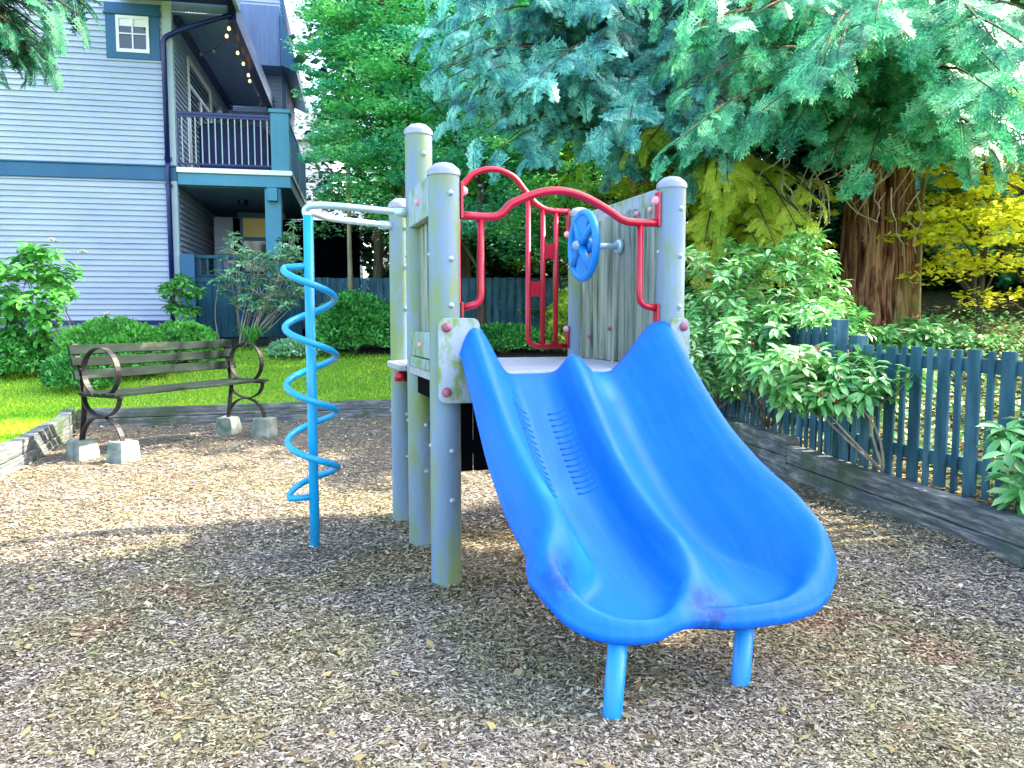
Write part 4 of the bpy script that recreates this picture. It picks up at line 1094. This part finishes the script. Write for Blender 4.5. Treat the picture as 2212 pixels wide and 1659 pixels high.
# forest behind
decid('leafy_tree', 'bright green layered tree right beside the balcony, with sky at its left edge', 'tree', -2.75, 15.8, 9.5, .11, 1.5, 2.3, 'L_decid', 46000, .075, K=210, lean=(.2, 0))
decid('leafy_tree', 'tall green tree behind the tallest post of the tower', 'tree', -2.0, 14.6, 9, .10, 1.6, 2.0, 'L_decid', 42000, .07, K=200)
decid('leafy_tree', 'pale trunked slender tree standing behind the spiral climber', 'tree', -3.05, 14.9, 7, .055, .9, 2.6, 'L_dec2', 16000, .07, 'palebark', K=90)
decid('leafy_tree', 'blue green leafy tree behind the red arch of the guard panel', 'tree', -.55, 14.2, 7.5, .10, 1.7, 1.9, 'L_dec2', 42000, .07, K=200)
decid('leafy_tree', 'green leafy tree filling the view between the guard panel and steering wheel', 'tree', .75, 13.6, 6.5, .08, 1.5, 1.5, 'L_decid', 32000, .065, K=170)
decid('leafy_tree', 'tall bright tree behind the top of the tallest tower post', 'tree', -1.0, 16.8, 10, .12, 1.9, 2.6, 'L_decid', 42000, .095, K=200)
decid('leafy_tree', 'lime green young tree behind the steering wheel', 'tree', 1.6, 14.8, 5.6, .07, 1.5, .8, 'L_olive', 26000, .08, K=150)
decid('leafy_tree', 'olive green small tree behind the right tower post', 'tree', 2.35, 11.2, 4.2, .07, 1.2, .7, 'L_olive', 26000, .06, K=150)
for i, (x, y, h, cr, lab) in enumerate(((-6.5, 24, 9, 2.6, 'dark background tree standing behind the cottage side of the garden'), (-1.9, 21, 12, 3.0, 'dark background tree behind the bright layered tree'), (-.2, 21.5, 12, 3.4, 'dark background tree behind the tower'), (3.2, 23, 12, 3.4, 'dark background tree left of the big cedar trunk'), (7.0, 23, 13, 3.8, 'dark background tree directly behind the big cedar'), (11.0, 21.0, 13, 3.8, 'dark background tree at the far right of the woods'), (14.5, 17, 13, 4, 'dark background tree beyond the right edge of the photo'), (9.4, 25, 9, 3.6, 'dark background tree low in the gap right of the big trunk'), (12.0, 21, 9, 3.6, 'dark background tree low at the right edge of the woods'))):
    if i == 0: continue
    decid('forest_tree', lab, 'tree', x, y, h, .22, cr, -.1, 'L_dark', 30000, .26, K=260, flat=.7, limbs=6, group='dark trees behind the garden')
decid('leafy_tree', 'olive tree with sunlit speckled leaves right of the big cedar trunk', 'tree', 8.2, 14.0, 6.5, .10, 2.2, 1.2, 'L_olive', 42000, .075, K=220)
decid('vine_maple', 'vine maple with bright yellow leaves right of the big cedar trunk', 'maple', 5.75, 9.6, 3.0, .04, 1.05, .75, 'L_yel', 7500, .085, K=85, flat=.22, limbs=20)
decid('vine_maple', 'yellow and olive vine maple at the right edge above the near fence', 'maple', 6.3, 9.3, 2.9, .035, 1.15, .5, 'L_yel', 9000, .07, K=90, flat=.3, limbs=20)
decid('pale_sapling', 'slender pale trunked sapling standing just right of the big cedar trunk', 'tree', 5.45, 10.5, 4.2, .05, .5, 3.0, 'L_olive', 1800, .06, 'palebark', K=20, limbs=6)
decid('vine_maple', 'yellow green maple sprig glowing left of the big cedar trunk', 'maple', 3.55, 9.9, 2.3, .03, .6, 1.2, 'L_yel', 1900, .07, K=26, flat=.2, limbs=12)
FINE[:] = [1.0, 1.0]
# offscreen trees on the right whose shade falls over the playground
for (x, y, h, r_, lab, sd_) in ((9.0, 3.9, 15, .35, 'tall cedar outside the photo on the right, nearest the camera', 21), (9.6, 12.6, 15, .3, 'tall cedar outside the photo on the right, beside the woods', 22)):
    rr = np.random.default_rng(sd_)
    cedar('shade_cedar', lab, x, y, h, r_, ring_boughs(x, y, 3.0, 14, 170, 3.6, 1.8, rr, 14), 'L_cedar', seed=sd_, size=.75, group='tall cedars beside the playground')

# ---- rhododendrons: whorls of long leaves
def long_leaves(P, A, Nn, L, W_, bend=.18):
    """each leaf two quads folded at the midrib, sharing verts per leaf: 6-corner outline split in two quads"""
    A = A/np.linalg.norm(A, axis=1)[:, None]; Nn = Nn-A*np.sum(A*Nn, 1)[:, None]; Nn /= np.linalg.norm(Nn, axis=1)[:, None]
    B = np.cross(Nn, A); L = L[:, None]; W_ = W_[:, None]
    b0 = P; m1 = P+A*L*.35; m2 = P+A*L*.75-Nn*L*bend*.5; tip = P+A*L-Nn*L*bend
    up = Nn*W_*.22
    l1 = m1+B*W_*.42+up; l2 = m2+B*W_*.45+up; r1 = m1-B*W_*.42+up; r2 = m2-B*W_*.45+up
    V = np.stack([b0, m1, m2, tip, l1, l2, r1, r2], 1)
    return V
LF = np.array([[0, 1, 4, 4], [1, 2, 5, 4], [2, 3, 5, 5], [0, 6, 1, 1], [6, 7, 2, 1], [7, 3, 2, 2]])
TRI = [[0,1,4],[1,2,5],[1,5,4],[2,3,5],[0,6,1],[6,7,2],[6,2,1],[7,3,2]]
def leaves_obj(name, V, mat, parent):
    n = len(V); base = np.arange(n)[:, None, None]*8
    F = (base+np.array(TRI)[None]).reshape(-1, 3)
    return indexed_obj(name, V.reshape(-1, 3), F, mat, parent, True)
def rhodo(name, label, cat, base, tips, mat, llen=.11, lwid=.036, per=8, stems=2, rs=.012, bud=0, group=None, seed=1, spread=.35, droop=.25, rows=1, bmat='stem', prim=9):
    rng = np.random.default_rng(seed); base = Vector(base)
    t = thing(name, label, cat, base, 0, group); mb = MB(); Vs = []; bl = []
    hubs = [Vector((rng.uniform(-.12, .12)*stems, rng.uniform(-.1, .1)*stems, 0)) for _ in range(stems)]
    nodes = []
    for ti, tip in enumerate(tips):
        tp = Vector(tip)-base; h0 = min(hubs, key=lambda q: abs(q.x-tp.x*.5)); mid = h0.lerp(tp, .5)+Vector((rng.uniform(-.1, .1), rng.uniform(-.1, .1), -.05*tp.length))
        if not nodes or (ti % prim == 0):
            path = smooth_path([h0, mid, tp], 4); mb.tube(path, [rs*(1-.7*i/(len(path)-1)) for i in range(len(path))], 5); nodes += path[3:]
        else:
            q0 = min(nodes, key=lambda q: (q-tp).length+.6*max(0, q.z-tp.z+.04)); mid = q0.lerp(tp, .5)+Vector((0, 0, -.08*(tp-q0).length))
            path = [q0, mid, tp]; mb.tube(path, [rs*.36, rs*.28, rs*.2], 4)
            if ti % 3 == 0: nodes.append(mid)
        ax = (tp-mid).normalized()*.5+Vector((0, 0, .8)); ax.normalize()
        a1 = ax.orthogonal().normalized(); a2 = ax.cross(a1)
        for row in range(rows):
            k = per+int(rng.integers(-1, 2)); th = rng.uniform(0, 6.28)+np.arange(k)*2*np.pi/k+rng.normal(0, .2, k)
            el = rng.normal(.25-.3*row, .22, k)
            A = np.cos(th)[:, None]*np.array(a1)+np.sin(th)[:, None]*np.array(a2); A = A*np.cos(el)[:, None]+np.sin(el)[:, None]*np.array(ax)
            P = np.repeat(np.array([tp-ax*(row*.035)]), k, 0)+A*.008
            Vs.append(long_leaves(P, A, np.repeat(np.array([ax]), k, 0)+rng.normal(0, .12, (k, 3)), llen*rng.uniform(.75, 1.2, k), lwid*rng.uniform(.8, 1.2, k), droop))
        if bud and rng.random() < bud: bl.append(tuple(tp))
    mb.build('stem', M[bmat], t); leaves_obj('foliage', np.concatenate(Vs), M[mat], t)
    bo = None
    for q in bl:
        if bo is None:
            bb = MB(); bb.lathe([(0, -.004), (.007, .006), (.009, .018), (.005, .034), (0, .042)], (0, 0, 0), 8); bo = bb.build('bud', M['bud'], t, loc=q)
        else:
            c_ = bo.copy(); C.objects.link(c_); c_.parent = t; c_.location = q
    return t
def tips_px(n, poly, d0, d1, rng):
    """random tips inside an outline of the photo, spread in depth"""
    poly = np.array(poly, float); out = []
    while len(out) < n:
        px_ = rng.uniform(poly[:, 0].min(), poly[:, 0].max()); py_ = rng.uniform(poly[:, 1].min(), poly[:, 1].max())
        if inside(np.array([px_]), np.array([py_]), poly)[0]: out.append(tuple(at(px_, py_, rng.uniform(d0, d1))))
    return out
rr = np.random.default_rng(31)
rhodo('rhododendron', 'big glossy rhododendron behind the far fence, right of the tower', 'shrub', (2.75, 7.5, .3), tips_px(175, [(1475,545),(1560,510),(1640,540),(1700,490),(1760,500),(1800,560),(1830,640),(1860,690),(1790,720),(1700,735),(1560,740),(1480,720)], 6.9, 8.0, rr), 'L_rhodo', .115, .04, 8, 4, .013, .06, seed=2, rows=2)
rhodo('rhododendron', 'lower dark leaved rhododendron against the far fence beside the slide', 'shrub', (2.25, 7.6, .3), tips_px(120, [(1480,700),(1640,720),(1700,790),(1640,840),(1540,850),(1500,800)], 6.7, 7.6, rr), 'L_rhodo', .10, .034, 8, 3, .011, .0, seed=3, rows=2)
rhodo('rhododendron', 'loose pale rhododendron spreading over the top of the far fence', 'shrub', (2.05, 6.35, .3), tips_px(110, [(1560,690),(1700,640),(1860,660),(1880,720),(1800,760),(1740,800),(1620,830),(1560,790)], 5.9, 6.6, rr), 'L_rhodo', .11, .038, 8, 2, .011, .08, seed=14, rows=2)
rhodo('rhododendron', 'young rhododendron with bare forked stem and red buds before the near fence', 'shrub', (2.33, 5.02, .2), tips_px(95, [(1630,790),(1700,760),(1830,755),(1950,780),(2015,800),(1960,850),(1890,870),(1800,885),(1700,870)], 4.75, 5.35, rr), 'L_rhodo', .115, .04, 8, 1, .011, .16, seed=4, rows=2, bmat='twig', prim=22)
rhodo('rhododendron', 'small bright rhododendron poking through the fence at the right edge', 'shrub', (2.62, 3.95, .15), tips_px(13, [(2165,930),(2235,900),(2250,1090),(2200,1080),(2170,1010)], 3.75, 4.05, rr), 'L_rhodo', .11, .04, 8, 1, .009, .1, seed=5, rows=2)
rhodo('woodland_shrub', 'leafy low shrub at the foot of the big cedar trunk', 'shrub', (4.6, 8.9, .8), tips_px(60, [(1870,730),(1960,690),(2080,700),(2180,740),(2100,760),(1900,760)], 8.2, 8.9, rr), 'L_rhodo', .12, .045, 7, 3, .01, 0, seed=6, rows=2)
rhodo('leggy_rhododendron', 'leggy pale leaved shrub growing before the porch railing', 'shrub', (-5.0, 13.6, .75), tips_px(230, [(455,600),(500,500),(560,540),(600,520),(640,470),(660,560),(665,640),(600,680),(520,670),(480,640)], 13.0, 14.0, rr), 'L_rhodopale', .11, .035, 8, 5, .014, 0, seed=7, rows=1, bmat='twig')
rhodo('leggy_rhododendron', 'tall thin stemmed plant with lime leaves beside the downspout', 'shrub', (-5.7, 13.5, .72), tips_px(36, [(345,610),(420,590),(435,620),(420,690),(370,680)], 13.1, 13.7, rr), 'L_lime', .14, .07, 5, 3, .014, 0, seed=8, rows=2, bmat='twig')
rhodo('hydrangea', 'tall lime green hydrangea with white flower heads against the siding at left', 'shrub', (-6.3, 11.2, .42), tips_px(130, [(-60,560),(30,570),(60,520),(110,540),(175,560),(170,600),(130,680),(100,740),(-60,740)], 10.6, 11.5, rr), 'L_lime', .15, .085, 5, 5, .009, 0, seed=9, rows=2)
t = bpy.data.objects['hydrangea']
for (px_, py_) in ((113, 521), (178, 546), (232, 680)):
    c = at(px_, py_, 11.0)-Vector((-6.3, 11.2, .42)); n = 160
    d = rr.normal(0, 1, (n, 3)); d /= np.linalg.norm(d, axis=1)[:, None]; d[:, 2] = np.abs(d[:, 2])*.7
    a, b, _ = frames(n, 1.0, rr); P = np.array(c)+d*.055
    np_obj('flower_head', rhomb(P, a, b, np.full(n, .028), np.full(n, .022)), 4, M['petal'], t)
def bush(name, label, x, y, rx, ry, rz, mat, n, lsize, seed=1, group=None, lw=.5, z0=None):
    rng = np.random.default_rng(seed); z0 = Hs(x, y) if z0 is None else z0
    t = thing(name, label, 'shrub', (x, y, z0), 0, group)
    d = rng.normal(0, 1, (n, 3)); d /= np.linalg.norm(d, axis=1)[:, None]; d[:, 2] = np.where(d[:, 2] < -.35, -d[:, 2], d[:, 2])
    az = np.arctan2(d[:, 1], d[:, 0])
    lump = 1+.10*np.sin(3*az+seed)+.07*np.sin(7*az+5*d[:, 2]+seed)+.06*np.sin(11*d[:, 2]+4*az)
    q = rng.uniform(.72, 1.0, n)**.5*lump + rng.normal(0, .03, n)
    P = d*q[:, None]*np.array([rx, ry, rz])+np.array([0, 0, rz*.55]); P[:, 2] = np.maximum(P[:, 2], .02)
    A = d*.8+rng.normal(0, .55, (n, 3))+np.array([0, 0, .35]); A /= np.linalg.norm(A, axis=1)[:, None]
    B = np.cross(A, rng.normal(0, 1, (n, 3))); B /= np.linalg.norm(B, axis=1)[:, None]
    L = lsize*np.exp(rng.normal(0, .25, n))
    np_obj('foliage', rhomb(P, A, B, L, L*lw), 4, M[mat], t)
    mb = MB()
    for k in range(14):
        a_ = rng.uniform(0, 6.28); mb.tube([(0, 0, -.05), (rx*.35*math.cos(a_), ry*.35*math.sin(a_), rz*.6), (rx*.75*math.cos(a_), ry*.75*math.sin(a_), rz*rng.uniform(.5, 1.2))], [.018, .012, .004], 5)
    mb.build('stem', M['stem'], t)
    return t
bush('round_shrub', 'rounded glossy green shrub behind the spiral climber', -2.62, 12.9, .70, .55, .62, 'L_box', 15000, .07, 1)
bush('low_hedge', 'low clipped dark hedge seen through the guard panel', -.15, 12.9, .75, .4, .30, 'L_box', 9000, .055, 2)
bush('low_shrub', 'fluffy light green shrub behind the bench, under the siding', -5.6, 11.0, .75, .5, .50, 'L_lime', 12000, .075, 3)
bush('low_shrub', 'darker low shrub behind the left end of the bench', -5.65, 10.15, .42, .35, .33, 'L_box', 6000, .05, 4)
bush('low_shrub', 'leafy green shrub at the left edge below the hydrangea', -7.3, 11.0, .8, .5, .42, 'L_box', 9000, .07, 5)
bush('low_shrub', 'tall light green shrub close to the siding, behind the bench back', -4.95, 11.7, .55, .4, .42, 'L_lime', 7000, .07, 9)
bush('low_shrub', 'small sparse shrub at the left of the round shrub', -3.5, 12.5, .42, .3, .18, 'L_rhodopale', 2500, .06, 6)
bush('low_shrub', 'leafy shrub filling the dark gap behind the guard panel', 1.15, 12.6, .6, .5, .75, 'L_olive', 9000, .07, 7)
# strap leaved plants
def straps(label, x, y, n, L, mat, seed):
    rng = np.random.default_rng(seed); z0 = Hs(x, y); t = thing('strap_leaf_plant', label, 'plant', (x, y, z0)); Q = []
    for i in range(n):
        a_ = rng.uniform(0, 6.28); l_ = L*rng.uniform(.6, 1.1); w_ = .014; o = rng.uniform(.35, 1.0)
        pr = [(0, 0), (l_*.35*o, l_*.55), (l_*.7*o, l_*.75), (l_*1.0*o, l_*.55)]; c_, s_ = math.cos(a_), math.sin(a_)
        for k in range(3):
            w0 = w_*(1-k/3.3); w1 = w_*(1-(k+1)/3.3)
            p0 = np.array([pr[k][0]*c_, pr[k][0]*s_, pr[k][1]]); p1 = np.array([pr[k+1][0]*c_, pr[k+1][0]*s_, pr[k+1][1]]); sd_ = np.array([-s_, c_, 0])
            Q.append([p0-sd_*w0, p0+sd_*w0, p1+sd_*w1, p1-sd_*w1])
    np_obj('foliage', np.array(Q), 4, M[mat], t)
straps('spiky green plant in front of the porch skirt', -4.42, 13.2, 90, .55, 'L_lime', 1)
straps('spiky green plant behind the bench by the siding corner', -5.35, 12.2, 70, .45, 'L_lime', 2)
# dead twigs hanging before the big trunk
tw = thing('dead_branches', 'bare pale twigs hanging in front of the big cedar trunk', 'branches', (4.4, 9.3, 2.0)); mb = MB()
rt = np.random.default_rng(77)
for i in range(46):
    px_ = rt.uniform(1690, 1990); py_ = rt.uniform(280, 430); p = at(px_, py_, rt.uniform(8.9, 9.5))-Vector((4.4, 9.3, 2.0)); path = [p]; d = Vector((rt.normal(0, .4), rt.normal(0, .2), -1))
    for k in range(int(rt.integers(3, 7))):
        d = (d+Vector((rt.normal(0, .45), rt.normal(0, .2), rt.normal(-.1, .2)))).normalized(); p = p+d*.14; path.append(p)
    mb.tube(path, [.009*(1-.7*k/len(path)) for k in range(len(path))], 5)
mb.build('twigs', M['twig'], tw)
# litter on the woodland floor
N = 26000
yy = RNG.uniform(2.5, 14, N); xx = fence_x(yy)+.12+RNG.uniform(0, 1, N)**1.3*6; n = N
a, b, _ = frames(n, .5); P = np.stack([xx, yy, H(xx, yy)+RNG.uniform(.005, .04, n)], -1); L = RNG.uniform(.03, .08, n)
tag(np_obj('leaf_litter', rhomb(P, a, b, L, L*.6), 4, M['litter']), 'brown and green fallen leaves under the trees behind the fence', 'leaf litter', kind='stuff')
N = 16000
yy = RNG.uniform(3, 12, N); xx = fence_x(yy)+.25+RNG.uniform(0, 1, N)*4
a, b, _ = frames(N, .6); hgt = RNG.uniform(.05, .38, N)*(.5+.5*np.sin(xx*2.3+yy*1.7)**2); P = np.stack([xx, yy, H(xx, yy)+hgt], -1); L = RNG.uniform(.03, .07, N)
tag(np_obj('undergrowth', rhomb(P, a, b, L, L*.6), 4, M['L_rhodo']), 'low green undergrowth covering the slope behind the picket fence', 'undergrowth', kind='stuff')
for o in bpy.data.objects:
    if o.parent is None and o.type == 'EMPTY' and 'label' not in o: print('nolabel', o.name)
